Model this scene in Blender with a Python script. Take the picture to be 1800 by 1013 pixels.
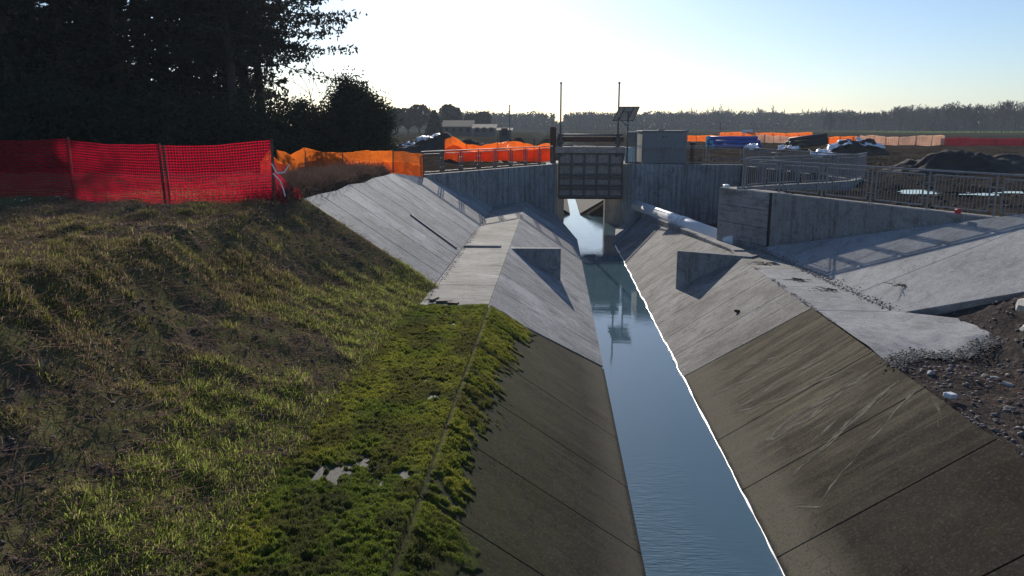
import bpy, bmesh, math, random
import numpy as np
from mathutils import Vector, Matrix

random.seed(7); rng = np.random.default_rng(7)
for o in list(bpy.data.objects): bpy.data.objects.remove(o)
scn = bpy.context.scene
COL = scn.collection
R = math.radians

# ---------------------------------------------------------------- camera, sky, sun, exposure
cam = bpy.data.cameras.new('camera'); cam_o = bpy.data.objects.new('camera', cam); COL.objects.link(cam_o)
cam.sensor_width = 36; cam.lens = 27; cam.clip_start = .1; cam.clip_end = 4000
cam_o.location = (0, 0, 6.4); cam_o.rotation_euler = (R(90-11.9), 0, R(3.07))
scn.camera = cam_o

SUN_EL, SUN_AZ = 23.0, -7.0          # azimuth from +Y (up the canal), positive to the right
world = bpy.data.worlds.new('World'); scn.world = world; world.use_nodes = True
wn = world.node_tree.nodes; wl = world.node_tree.links
bg = wn['Background']; sky = wn.new('ShaderNodeTexSky'); sky.sky_type = 'NISHITA'
sky.sun_disc = False; sky.sun_elevation = R(SUN_EL); sky.sun_rotation = R(SUN_AZ)
sky.altitude = 200; sky.air_density = 1.0; sky.dust_density = .5; sky.ozone_density = 2.5
tint = wn.new('ShaderNodeMix'); tint.data_type = 'RGBA'; tint.blend_type = 'MULTIPLY'; tint.inputs[0].default_value = 1; tint.inputs[7].default_value = (.89, .985, 1.15, 1)
wl.new(sky.outputs[0], tint.inputs[6]); wl.new(tint.outputs[2], bg.inputs[0]); bg.inputs[1].default_value = 0.097
sun = bpy.data.lights.new('sun', 'SUN'); sun.energy = 5.0; sun.angle = R(.5); sun.color = (1, .93, .82)
sun_o = bpy.data.objects.new('sun', sun); COL.objects.link(sun_o)
sd = Vector((math.sin(R(SUN_AZ))*math.cos(R(SUN_EL)), math.cos(R(SUN_AZ))*math.cos(R(SUN_EL)), math.sin(R(SUN_EL))))
sun_o.rotation_euler = sd.to_track_quat('Z', 'Y').to_euler(); sun_o.location = (0, 0, 60)
scn.view_settings.view_transform = 'Standard'; scn.view_settings.look = 'None'
scn.view_settings.exposure = 0.0; scn.view_settings.gamma = 1; scn.view_settings.use_curve_mapping = False

# ---------------------------------------------------------------- noise
def _hash(ix, iy, s):
    h = (ix.astype(np.int64)*374761393 + iy.astype(np.int64)*668265263 + s*974634777) & 0xffffffff
    h = ((h ^ (h >> 13))*1274126177) & 0xffffffff
    return ((h ^ (h >> 16)) & 0xffffff)/float(0xffffff)
def vnoise(x, y, s=0):
    x = np.asarray(x, float); y = np.asarray(y, float)
    ix = np.floor(x); iy = np.floor(y); fx = x-ix; fy = y-iy
    fx = fx*fx*(3-2*fx); fy = fy*fy*(3-2*fy)
    a = _hash(ix, iy, s); b = _hash(ix+1, iy, s); c = _hash(ix, iy+1, s); d = _hash(ix+1, iy+1, s)
    return (a*(1-fx)+b*fx)*(1-fy)+(c*(1-fx)+d*fx)*fy
def fbm(x, y, s=0, o=4):
    t = 0; a = .5; n = 0
    for k in range(o):
        t = t+a*vnoise(x*2**k+17.3*k, y*2**k-9.1*k, s+k); n += a; a *= .5
    return t/n
def worley(x, y, s=0):
    ix = np.floor(x); iy = np.floor(y); best = np.full(np.shape(x), 9.)
    for dx in (-1, 0, 1):
        for dy in (-1, 0, 1):
            cx = ix+dx; cy = iy+dy
            px = cx+_hash(cx, cy, s); py = cy+_hash(cx, cy, s+5)
            best = np.minimum(best, (px-x)**2+(py-y)**2)
    return np.sqrt(best)
def sst(a, b, x):
    t = np.clip((np.asarray(x, float)-a)/(b-a), 0, 1); return t*t*(3-2*t)

# ---------------------------------------------------------------- materials
def newmat(name):
    m = bpy.data.materials.new(name); m.use_nodes = True
    nt = m.node_tree; b = nt.nodes['Principled BSDF']; return m, nt, b
class NT:
    def __init__(s, nt): s.nt = nt
    def n(s, t, **k):
        o = s.nt.nodes.new(t)
        for a, v in k.items(): setattr(o, a, v)
        return o
    def l(s, a, b): s.nt.links.new(a, b)
    def pos(s, scale=(1, 1, 1), rot=(0, 0, 0)):
        g = s.n('ShaderNodeNewGeometry'); m = s.n('ShaderNodeMapping'); m.inputs['Scale'].default_value = scale
        m.inputs['Rotation'].default_value = rot
        s.l(g.outputs['Position'], m.inputs[0]); return m.outputs[0]
    def noise(s, vec, scale, detail=5, rough=.6, dist=0):
        o = s.n('ShaderNodeTexNoise'); o.inputs['Scale'].default_value = scale; o.inputs['Detail'].default_value = detail
        o.inputs['Roughness'].default_value = rough; o.inputs['Distortion'].default_value = dist
        s.l(vec, o.inputs['Vector']); return o.outputs['Fac']
    def ramp(s, fac, stops):
        o = s.n('ShaderNodeValToRGB'); e = o.color_ramp.elements
        while len(e) < len(stops): e.new(.5)
        for i, (p, c) in enumerate(stops):
            e[i].position = p; e[i].color = (*c, 1) if len(c) == 3 else c
        s.l(fac, o.inputs[0]); return o.outputs[0]
    def rng(s, fac, a, b, c=0, d=1):
        o = s.n('ShaderNodeMapRange'); o.clamp = True
        for i, v in zip((1, 2, 3, 4), (a, b, c, d)): o.inputs[i].default_value = v
        s.l(fac, o.inputs[0]); return o.outputs[0]
    def mix(s, fac, a, b, mode='MIX'):
        o = s.n('ShaderNodeMix', data_type='RGBA', blend_type=mode)
        for k, v in ((0, fac), (6, a), (7, b)):
            if hasattr(v, 'is_linked') or hasattr(v, 'node'): s.l(v, o.inputs[k])
            else: o.inputs[k].default_value = (*v, 1) if isinstance(v, tuple) and len(v) == 3 else v
        return o.outputs[2]
    def math(s, op, a, b=None):
        o = s.n('ShaderNodeMath', operation=op)
        for k, v in ((0, a), (1, b)):
            if v is None: continue
            if hasattr(v, 'node'): s.l(v, o.inputs[k])
            else: o.inputs[k].default_value = v
        return o.outputs[0]
    def bump(s, h, strength, dist, bsdf):
        o = s.n('ShaderNodeBump'); o.inputs['Strength'].default_value = strength; o.inputs['Distance'].default_value = dist
        s.l(h, o.inputs['Height']); s.l(o.outputs[0], bsdf.inputs['Normal'])
    def sepz(s, axis=2):
        g = s.n('ShaderNodeNewGeometry'); x = s.n('ShaderNodeSeparateXYZ'); s.l(g.outputs['Position'], x.inputs[0])
        return x.outputs[axis]

def concrete(name, c0, c1, c2, streak=(1.2, 1.2, .25), rough=.85, board=None, stain=(0.05, 0.045, 0.04), stain_amt=.5, island=.18, spec=.1):
    m, nt, b = newmat(name); t = NT(nt)
    p = t.pos()
    big = t.noise(p, .55, 6, .65, .4); mid = t.noise(p, 3.2, 6, .7); fine = t.noise(p, 38, 4, .7)
    col = t.ramp(big, [(.36, c0), (.5, c1), (.63, c2)])
    col = t.mix(t.rng(mid, .42, .6, 0, .5), col, c1)
    st = t.noise(t.pos(streak), 2.2, 6, .7, .3)
    col = t.mix(t.rng(st, .5, .64, 0, stain_amt), col, stain)
    st2 = t.noise(t.pos(streak), 5.3, 5, .75, .2)
    col = t.mix(t.rng(st2, .52, .62, 0, .5), col, c2)
    oi = t.n('ShaderNodeObjectInfo')
    col = t.mix(t.rng(oi.outputs['Random'], 0, 1, 0, island), col, c0)
    col = t.mix(t.rng(fine, .42, .6, 0, .28), col, stain)
    pt = t.noise(p, 1.4, 7, .72, 1.2); col = t.mix(t.rng(pt, .53, .60, 0, .38), col, stain)
    pk = t.noise(p, 11, 4, .8); col = t.mix(t.rng(pk, .58, .64, 0, .6), col, stain)
    ag = t.noise(p, 18, 5, .85); col = t.mix(t.rng(ag, .46, .38, 0, .4), col, stain); col = t.mix(t.rng(ag, .54, .62, 0, .35), col, c2)
    h = t.math('ADD', t.math('MULTIPLY', mid, .6), t.math('MULTIPLY', fine, .35))
    if board:
        w = t.n('ShaderNodeTexWave', wave_type='BANDS', bands_direction=board[0]); w.inputs['Scale'].default_value = board[1]
        w.inputs['Distortion'].default_value = .25; w.inputs['Detail'].default_value = 3
        t.l(p, w.inputs['Vector']); ln = t.rng(w.outputs['Fac'], .0, .16, 0, 1)
        col = t.mix(t.math('MULTIPLY', t.math('SUBTRACT', 1.0, ln), .35), col, stain)
        h = t.math('ADD', h, t.math('MULTIPLY', ln, .5))
    nt.links.new(col, b.inputs['Base Color']); b.inputs['Roughness'].default_value = rough
    b.inputs['Specular IOR Level'].default_value = spec
    t.bump(h, .7, .03, b)
    return m

M = {}
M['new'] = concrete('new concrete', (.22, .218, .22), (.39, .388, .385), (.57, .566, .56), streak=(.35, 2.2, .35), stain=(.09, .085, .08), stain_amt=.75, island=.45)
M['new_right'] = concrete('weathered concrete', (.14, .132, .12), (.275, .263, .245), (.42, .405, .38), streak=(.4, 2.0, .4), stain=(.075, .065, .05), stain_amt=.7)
M['bench'] = concrete('bench concrete', (.21, .20, .18), (.35, .335, .30), (.52, .50, .45), streak=(.5, 2.6, 1), stain=(.10, .09, .075), stain_amt=.7)
M['bench_wet'] = concrete('wet old bench concrete', (.05, .046, .04), (.10, .09, .08), (.19, .18, .16), streak=(3, 3, 1), rough=.7, stain=(.03, .028, .022), stain_amt=.7, spec=.15)
M['apron'] = concrete('apron concrete', (.25, .25, .25), (.36, .36, .36), (.46, .46, .455), streak=(1, 1, 1), stain=(.15, .15, .15), stain_amt=.4, island=.05)
M['wall'] = concrete('wall concrete', (.25, .24, .235), (.37, .358, .35), (.47, .458, .45), streak=(2.2, 2.2, .16), board=('X', 1.1), stain=(.07, .07, .07), stain_amt=.65)
M['wall_plain'] = concrete('cast wall concrete', (.22, .212, .205), (.33, .32, .31), (.42, .41, .40), streak=(1.6, 1.6, .22), stain=(.07, .066, .06), stain_amt=.6)
M['pier'] = concrete('pier concrete', (.38, .345, .28), (.5, .465, .40), (.6, .57, .5), streak=(2, 2, .2), stain=(.16, .14, .1), stain_amt=.5)  # extra paleness puts the light on the pier into its colour

def old_concrete(name, left):
    m, nt, b = newmat(name); t = NT(nt); p = t.pos()
    big = t.noise(p, .7, 6, .65, .3); mid = t.noise(p, 4, 6, .7); fine = t.noise(p, 60, 3, .8)
    dark = t.ramp(big, [(.36, (.029, .022, .017)), (.5, (.044, .035, .027)), (.64, (.062, .051, .038))] if not left else [(.36, (.028, .024, .016)), (.5, (.046, .040, .027)), (.64, (.07, .062, .042))])
    dark = t.mix(t.rng(mid, .42, .62, 0, .4), dark, (.052, .043, .033))
    if not left:
        dark = t.mix(t.math('MULTIPLY', t.rng(t.sepz(1), 11.5, 16.5, 0, 1), t.rng(mid, .3, .65, .35, .85)), dark, (.105, .088, .056))
    # scrapes and lime runs down the dip of the slope
    s1 = t.noise(t.pos((.16, 1.15, .16), (0, 0, R(9 if not left else -6))), 2.4, 7, .72, .15)
    s2 = t.noise(t.pos((.13, 1.6, .13), (0, 0, R(14 if not left else -6))), 4.6, 5, .7, .1)
    y = t.sepz(1)
    zone = t.math('MULTIPLY', t.rng(y, 10.2, 14.5, 0, 1), t.rng(y, 19.6, 19.4, 0, 1)) if not left else t.rng(y, 8, 20, .1, .35)
    sc = t.math('MULTIPLY', t.math('ADD', t.rng(s1, .47, .56, 0, .55), t.rng(s2, .50, .59, 0, .6)), zone)
    col = t.mix(sc, dark, (.20, .172, .115))
    # pale silt band left by the usual water level, edge waved
    z = t.sepz(2); wob = t.noise(t.pos((1, 1, 0)), .5, 3, .6)
    lim = t.math('ADD', z, t.math('MULTIPLY', t.math('SUBTRACT', wob, .5), .55))
    band = t.rng(lim, .62 if not left else .5, .28 if not left else .15, 0, 1)
    col = t.mix(t.math('MULTIPLY', band, .85 if not left else .6), col, (.185, .165, .12))
    if left:
        col = t.mix(t.math('MULTIPLY', t.rng(z, .35, 1.5, 0, 1), t.rng(t.noise(p, 3.5, 7, .75), .40, .58, .15, .8)), col, (.062, .066, .022))
    wet = t.rng(t.math('ADD', z, t.math('MULTIPLY', mid, .06)), .09, .05, 0, 1)
    col = t.mix(wet, col, (.05, .045, .038))
    col = t.mix(t.rng(fine, .42, .6, 0, .35), col, (.02, .016, .013))
    ag = t.noise(p, 22, 5, .85); col = t.mix(t.rng(ag, .54, .62, 0, .45), col, (.15, .132, .10)); col = t.mix(t.rng(ag, .46, .38, 0, .5), col, (.015, .012, .010))
    vo = t.n('ShaderNodeTexVoronoi', feature='DISTANCE_TO_EDGE'); vo.inputs['Scale'].default_value = .42
    ds = t.n('ShaderNodeVectorMath', operation='ADD'); nz = t.n('ShaderNodeTexNoise'); nz.inputs['Scale'].default_value = 2.2; nz.inputs['Detail'].default_value = 6
    t.l(p, nz.inputs['Vector']); t.l(p, ds.inputs[0]); t.l(nz.outputs['Color'], ds.inputs[1]); t.l(ds.outputs[0], vo.inputs['Vector'])
    ck = t.math('MULTIPLY', t.rng(vo.outputs['Distance'], .002, .007, 1, 0), t.rng(t.noise(p, .5, 3), .5, .58, 0, .45))
    col = t.mix(ck, col, (.01, .009, .008))
    gr = t.rng(t.noise(p, 1.6, 5, .7), .55, .72, 0, .5 if left else .22)
    col = t.mix(t.math('MULTIPLY', gr, t.rng(z, .5, 1.6, 0, 1)), col, (.075, .08, .03))
    nt.links.new(col, b.inputs['Base Color']); b.inputs['Roughness'].default_value = .95; b.inputs['Specular IOR Level'].default_value = .06
    t.bump(t.math('ADD', t.math('MULTIPLY', mid, .5), t.math('MULTIPLY', fine, .5)), .55, .015, b)
    return m
M['old_left'] = old_concrete('old brown concrete left', True)
M['old_right'] = old_concrete('old brown concrete right', False)

def simple(name, col, rough=.6, metal=0, var=.25, scale=6, bump=.15):
    m, nt, b = newmat(name); t = NT(nt); p = t.pos()
    f = t.noise(p, scale, 5, .65)
    lo = tuple(c*(1-var) for c in col); hi = tuple(min(1, c*(1+var)) for c in col)
    nt.links.new(t.ramp(f, [(.3, lo), (.7, hi)]), b.inputs['Base Color'])
    b.inputs['Roughness'].default_value = rough; b.inputs['Metallic'].default_value = metal
    if bump: t.bump(t.noise(p, scale*6, 4, .7), bump, .01, b)
    return m
M['joint'] = simple('joint filler', (.035, .032, .028), .95)
M['galv'] = simple('galvanised steel', (.24, .24, .25), .6, .2, .2, 9, .05)
M['galv_dark'] = simple('weathered steel', (.16, .155, .15), .55, .3, .25, 8, .05)
M['gate'] = simple('gate plate', (.34, .27, .23), .7, .1, .35, 5, .2)
M['rib'] = simple('gate rib steel', (.12, .10, .09), .65, .2, .35, 7, .2)
M['rust'] = simple('rusty steel', (.10, .045, .03), .8, .1, .4, 7, .3)
M['pipe'] = simple('white pipe', (.74, .75, .74), .38, 0, .06, 3, .05)
M['cabinet'] = simple('cabinet render', (.21, .205, .205), .8, 0, .08, 4, .08)
M['pale'] = simple('pale painted steel', (.58, .60, .55), .5, 0, .1, 4, .05)
M['panel_back'] = simple('solar panel back sheet', (.55, .52, .50), .5, 0, .08, 3, 0)
M['cells'] = simple('solar cells', (.02, .025, .05), .15, 0, .1, 3, 0)
M['black'] = simple('black plastic', (.018, .018, .02), .5, 0, .2, 3, .05)
M['bluetarp'] = simple('blue pipe plastic', (.02, .07, .36), .4, 0, .25, 3, .1)
M['cyan'] = simple('light blue plastic', (.06, .38, .55), .4, 0, .2, 3, .1)
M['sheet'] = simple('white plastic sheet', (.8, .8, .82), .35, 0, .08, 2, .3)
M['wood'] = simple('weathered timber', (.10, .075, .055), .85, 0, .3, 9, .3)
M['bark'] = simple('dark bark', (.045, .036, .03), .9, 0, .35, 8, .5)
M['twig'] = simple('bare twigs', (.06, .05, .045), .9, 0, .3, 2, 0)
M['stone'] = simple('river stone', (.15, .132, .12), .8, 0, .45, 3, .3)
M['stone_pale'] = simple('pale stone', (.42, .40, .36), .8, 0, .25, 5, .3)
M['heap'] = simple('dark earth', (.045, .035, .029), .95, 0, .45, 1.5, 1)
M['house'] = simple('render wall', (.085, .078, .075), .9, 0, .12, 1, 0)
M['roof'] = simple('roof tiles', (.055, .04, .036), .9, 0, .3, 2, 0)
M['glass'] = simple('dark window', (.02, .022, .025), .1, 0, .1, 1, 0)
M['white'] = simple('white paint', (.75, .75, .74), .5, 0, .05, 2, 0)
M['glint_white'] = simple('white glint strip', (.75, .76, .77), .3, 0, .06, 8, .2)  # sun glint at the water's edge, put into a white colour
M['redcloth'] = simple('red plastic', (.5, .03, .03), .5, 0, .1, 8, 0)

def net_mat(name, c, tr=.6):
    m, nt, b = newmat(name); t = NT(nt)
    f = t.noise(t.pos(), 1.7, 4, .6)
    col = t.ramp(f, [(.3, tuple(x*.75 for x in c)), (.7, c)])
    d = t.n('ShaderNodeBsdfDiffuse'); s = t.n('ShaderNodeBsdfTranslucent'); mx = t.n('ShaderNodeMixShader')
    mx.inputs[0].default_value = tr
    t.l(col, d.inputs[0]); t.l(col, s.inputs[0]); t.l(d.outputs[0], mx.inputs[1]); t.l(s.outputs[0], mx.inputs[2])
    t.l(mx.outputs[0], nt.nodes['Material Output'].inputs[0]); return m
M['net_red'] = net_mat('red safety net', (.5, .008, .035), .7)
M['net_far'] = net_mat('dull red far safety net', (.22, .012, .03), .5)
M['net_orange'] = net_mat('orange safety net', (.95, .24, .03), .72)
M['net_rust'] = net_mat('faded red safety net', (.55, .06, .03), .6)
M['net_pale'] = net_mat('pale peach safety net', (.78, .5, .36), .5)  # paler and pinker than the orange net

def leaf_mat(name, c, tr=.35, attr=None):
    m, nt, b = newmat(name); t = NT(nt)
    if attr:
        a = t.n('ShaderNodeAttribute'); a.attribute_name = attr; col = a.outputs['Color']
    else:
        col = t.ramp(t.noise(t.pos(), 1.3, 5, .7), [(.3, tuple(x*.6 for x in c)), (.7, tuple(x*1.4 for x in c))])
    d = t.n('ShaderNodeBsdfDiffuse'); s = t.n('ShaderNodeBsdfTranslucent'); mx = t.n('ShaderNodeMixShader'); mx.inputs[0].default_value = tr
    t.l(col, d.inputs[0]); t.l(col, s.inputs[0]); t.l(d.outputs[0], mx.inputs[1]); t.l(s.outputs[0], mx.inputs[2])
    t.l(mx.outputs[0], nt.nodes['Material Output'].inputs[0]); return m
M['conifer'] = leaf_mat('conifer needles', (.036, .038, .028), .22)
M['laurel'] = leaf_mat('dark evergreen leaves', (.036, .044, .026), .28)
M['grass'] = leaf_mat('grass blades', None, .58, 'tint')
M['brush'] = leaf_mat('dry brush', (.36, .26, .20), .5)

def ground_mat():
    m, nt, b = newmat('soil and turf'); t = NT(nt); p = t.pos()
    a = t.n('ShaderNodeAttribute'); a.attribute_name = 'cover'   # r grass, g gravel, b mud
    sp = t.n('ShaderNodeSeparateColor'); t.l(a.outputs['Color'], sp.inputs[0])
    n1 = t.noise(p, 1.1, 7, .7, .3); n2 = t.noise(p, 9, 6, .75); n3 = t.noise(p, .12, 5, .6)
    soil = t.ramp(n2, [(.36, (.04, .03, .023)), (.5, (.11, .082, .064)), (.64, (.20, .16, .125))])
    turf = t.ramp(n1, [(.36, (.06, .062, .024)), (.5, (.12, .12, .042)), (.64, (.19, .165, .08))])
    turf = t.mix(t.rng(n2, .4, .65, 0, .5), turf, (.04, .032, .022))
    grav = t.ramp(n2, [(.3, (.035, .028, .025)), (.55, (.085, .072, .065)), (.72, (.2, .18, .165))])
    mud = t.ramp(t.noise(p, .6, 8, .75, .5), [(.36, (.02, .015, .012)), (.5, (.045, .036, .028)), (.64, (.085, .07, .053))])
    field = t.ramp(n3, [(.35, (.03, .027, .022)), (.55, (.04, .036, .024)), (.68, (.06, .075, .025))])
    col = t.mix(a.outputs['Alpha'], field, (.11, .15, .035))
    col = t.mix(sp.outputs[2], col, mud); col = t.mix(sp.outputs[1], col, grav)
    gm = t.math('MULTIPLY', sp.outputs[0], t.rng(n1, .38, .55, .15, 1))
    ns = t.math('ADD', sp.outputs[0], 0.0)
    col = t.mix(ns, col, soil); col = t.mix(gm, col, turf)
    nt.links.new(col, b.inputs['Base Color'])
    rg = t.rng(t.noise(p, .45, 5, .7), .35, .6, .85, 1)
    nt.links.new(rg, b.inputs['Roughness']); b.inputs['Specular IOR Level'].default_value = 0
    t.bump(t.math('ADD', n2, t.math('MULTIPLY', n1, .6)), .9, .06, b)
    return m
M['ground'] = ground_mat()

def moss_mat():
    m, nt, b = newmat('moss'); t = NT(nt); p = t.pos()
    a = t.n('ShaderNodeAttribute'); a.attribute_name = 'tint'
    n = t.noise(p, 28, 5, .8); n2 = t.noise(p, 90, 3, .8)
    col = t.mix(t.rng(n, .3, .7, 0, .55), a.outputs['Color'], (.022, .024, .007))
    nt.links.new(col, b.inputs['Base Color']); b.inputs['Roughness'].default_value = .95; b.inputs['Specular IOR Level'].default_value = .1
    t.bump(t.math('ADD', n, n2), 1.0, .03, b); return m
M['moss'] = moss_mat()

def water_mat(name, col, ripple):
    m, nt, b = newmat(name); t = NT(nt)
    b.inputs['Base Color'].default_value = (*col, 1); b.inputs['Roughness'].default_value = .03
    b.inputs['IOR'].default_value = 1.38; b.inputs['Specular IOR Level'].default_value = .75
    if ripple:
        y = t.sepz(1)
        w1 = t.noise(t.pos((.55, 2.6, 1), (0, 0, R(-10))), 5.5, 3, .55, .6)
        w2 = t.noise(t.pos((.4, 1.2, 1)), 2.0, 3, .5)
        patch = t.rng(t.noise(t.pos((1, .35, 1)), .8, 3, .5), .40, .60, .12, 1)
        amp = t.math('MULTIPLY', t.math('ADD', t.rng(y, 15, 8.5, .04, 1), t.rng(y, 33, 40, 0, .1)), patch)
        h = t.math('ADD', t.math('MULTIPLY', t.math('MULTIPLY', w1, amp), 1.0), t.math('MULTIPLY', w2, .06))
        t.bump(h, .55, .05, b)
    return m
M['water'] = water_mat('canal water', (.065, .118, .145), True)
M['puddle'] = water_mat('puddle water', (.06, .055, .05), False)

# ---------------------------------------------------------------- object helpers
def meta(o, label=None, cat=None, group=None, kind=None):
    if label: o['label'] = label
    if cat: o['category'] = cat
    if group: o['group'] = group
    if kind: o['kind'] = kind
    return o
def thing(name, label, cat, loc=(0, 0, 0), group=None, rz=0):
    o = bpy.data.objects.new(name, None); COL.objects.link(o); o.location = loc; o.rotation_euler = (0, 0, rz)
    o.empty_display_size = .3
    return meta(o, label, cat, group)
def link(name, me, mat, parent=None, world_space=True):
    me.materials.clear(); me.materials.append(mat)
    o = bpy.data.objects.new(name, me); COL.objects.link(o)
    if parent is not None:
        o.parent = parent
        if world_space: o.matrix_parent_inverse = Matrix.Translation(parent.location).inverted() if parent.rotation_euler.z == 0 else (Matrix.Translation(parent.location) @ Matrix.Rotation(parent.rotation_euler.z, 4, 'Z')).inverted()
    return o
def np_mesh(name, V, F, smooth=False):
    """V (n,3), F (m,k) constant k"""
    V = np.asarray(V, np.float32); F = np.asarray(F, np.int32)
    me = bpy.data.meshes.new(name); me.vertices.add(len(V)); me.vertices.foreach_set('co', V.ravel())
    k = F.shape[1]; me.loops.add(F.size); me.loops.foreach_set('vertex_index', F.ravel())
    me.polygons.add(len(F)); me.polygons.foreach_set('loop_start', np.arange(0, F.size, k, dtype=np.int32))
    if smooth: me.polygons.foreach_set('use_smooth', np.ones(len(F), bool))
    me.update(calc_edges=True); me.validate(); return me
def set_tint(me, C, name='tint'):
    a = me.color_attributes.new(name, 'FLOAT_COLOR', 'POINT')
    C = np.asarray(C, np.float32)
    if C.shape[1] == 3: C = np.concatenate([C, np.ones((len(C), 1), np.float32)], 1)
    a.data.foreach_set('color', C.ravel())
class MB:
    def __init__(s): s.v = []; s.f = []
    def add(s, vs, fs):
        n = len(s.v); s.v += [tuple(v) for v in vs]; s.f += [tuple(i+n for i in f) for f in fs]
    def box(s, x0, x1, y0, y1, z0, z1): s.prism([(x0, y0), (x1, y0), (x1, y1), (x0, y1)], z0, z1)
    def prism(s, plan, z0, z1):
        n = len(plan)
        a = sum(plan[i][0]*plan[(i+1) % n][1]-plan[(i+1) % n][0]*plan[i][1] for i in range(n))
        if a < 0: plan = plan[::-1]
        za = z0 if callable(z0) else (lambda x, y: z0); zb = z1 if callable(z1) else (lambda x, y: z1)
        vs = [(x, y, za(x, y)) for x, y in plan]+[(x, y, zb(x, y)) for x, y in plan]
        s.add(vs, [tuple(range(n))[::-1], tuple(range(n, 2*n))]+[(i, (i+1) % n, n+(i+1) % n, n+i) for i in range(n)])
    def tube(s, p, q, r, r2=None, n=8, caps=True):
        p = Vector(p); q = Vector(q); r2 = r if r2 is None else r2; d = (q-p).normalized()
        u = d.orthogonal().normalized(); w = d.cross(u)
        vs = []
        for c, rr in ((p, r), (q, r2)):
            for i in range(n):
                a = 2*math.pi*i/n; vs.append(c+u*math.cos(a)*rr+w*math.sin(a)*rr)
        fs = [(i, (i+1) % n, n+(i+1) % n, n+i) for i in range(n)]
        if caps: fs += [tuple(range(n))[::-1], tuple(range(n, 2*n))]
        s.add(vs, fs)
    def bar(s, p, q, w, h, up=(0, 0, 1)):
        p = Vector(p); q = Vector(q); d = (q-p).normalized(); up = Vector(up)
        sd_ = d.cross(up)
        if sd_.length < 1e-4: sd_ = Vector((1, 0, 0))
        sd_.normalize(); u = sd_.cross(d).normalized()
        vs = []
        for c in (p, q):
            for a, b in ((-1, -1), (1, -1), (1, 1), (-1, 1)): vs.append(c+sd_*(a*w/2)+u*(b*h/2))
        s.add(vs, [(0, 1, 2, 3), (7, 6, 5, 4), (0, 4, 5, 1), (1, 5, 6, 2), (2, 6, 7, 3), (3, 7, 4, 0)])
    def build(s, name, mat, parent=None, bevel=0, smooth=False):
        me = bpy.data.meshes.new(name); me.from_pydata(s.v, [], s.f)
        bm = bmesh.new(); bm.from_mesh(me); bmesh.ops.recalc_face_normals(bm, faces=bm.faces); bm.to_mesh(me); bm.free()
        if smooth:
            for p in me.polygons: p.use_smooth = True
        o = link(name, me, mat, parent)
        if bevel:
            b = o.modifiers.new('bevel', 'BEVEL'); b.width = bevel; b.segments = 1; b.limit_method = 'ANGLE'
        return o
def slab(name, quad, th, mat, parent, gap=.012, bevel=.008):
    """four corners of the top face (any plane), thickness downwards along the normal"""
    q = [Vector(p) for p in quad]; c = sum(q, Vector())/4
    n = (q[1]-q[0]).cross(q[3]-q[0]).normalized()
    if n.z < 0: n = -n
    q2 = []
    for i in range(4):
        a = (q[i-1]-q[i]); b = (q[(i+1) % 4]-q[i])
        a = a.normalized() if a.length > 1e-6 else a; b = b.normalized() if b.length > 1e-6 else b
        q2.append(q[i]+a*gap+b*gap)
    m = MB(); m.add([*q2, *[v-n*th for v in q2]], [(0, 1, 2, 3), (7, 6, 5, 4), (0, 4, 5, 1), (1, 5, 6, 2), (2, 6, 7, 3), (3, 7, 4, 0)])
    return m.build(name, mat, parent, bevel)
def segs(P, Q, r0, r1, n=3):
    """many tapered prisms as arrays"""
    P = np.asarray(P, float); Q = np.asarray(Q, float); r0 = np.asarray(r0, float)[:, None]; r1 = np.asarray(r1, float)[:, None]
    d = Q-P; d /= np.linalg.norm(d, axis=1, keepdims=True)+1e-9
    h = np.where(np.abs(d[:, 2:3]) > .9, np.array([[1., 0, 0]]), np.array([[0, 0, 1.]]))
    u = np.cross(d, h); u /= np.linalg.norm(u, axis=1, keepdims=True)+1e-9; w = np.cross(d, u)
    k = len(P); V = np.zeros((k, 2*n, 3))
    for i in range(n):
        a = 2*math.pi*i/n; o = u*math.cos(a)+w*math.sin(a)
        V[:, i] = P+o*r0; V[:, n+i] = Q+o*r1
    base = (np.arange(k)*2*n)[:, None]
    F = np.concatenate([base+np.array([[i, (i+1) % n, n+(i+1) % n, n+i]]) for i in range(n)], 0)
    return V.reshape(-1, 3), F
def cards(C, L, W, up=None):
    """leaf diamonds: centres C, length L, width W, random directions"""
    k = len(C); d = rng.normal(size=(k, 3))
    if up is not None: d = d*np.array([1, 1, .6])+up
    d /= np.linalg.norm(d, axis=1, keepdims=True); e = np.cross(d, rng.normal(size=(k, 3))); e /= np.linalg.norm(e, axis=1, keepdims=True)
    L = np.broadcast_to(L, (k,))[:, None]; W = np.broadcast_to(W, (k,))[:, None]
    V = np.stack([C-d*L/2, C+e*W/2, C+d*L/2, C-e*W/2], 1).reshape(-1, 3)
    F = np.arange(k*4).reshape(-1, 4); return V, F
def join(*parts):
    Vs = []; Fs = []; n = 0
    for V, F in parts: Vs.append(V); Fs.append(F+n); n += len(V)
    return np.concatenate(Vs), np.concatenate(Fs)
def copy_tree(o, loc, rz=0, sc=1, label=None):
    c = o.copy(); COL.objects.link(c); c.location = loc; c.rotation_euler = (0, 0, rz); c.scale = (sc, sc, sc) if not isinstance(sc, tuple) else sc
    if label: c['label'] = label
    for ch in list(o.children):
        k = ch.copy(); COL.objects.link(k); k.parent = c
        for g in list(ch.children):
            h = g.copy(); COL.objects.link(h); h.parent = k
    return c

# ================================================================ SETTING
WL, WR, BZ, S = 1.41, 3.42, 2.0, 1.5
XL, XR = WL-BZ*S, WR+BZ*S            # canal crests
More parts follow.
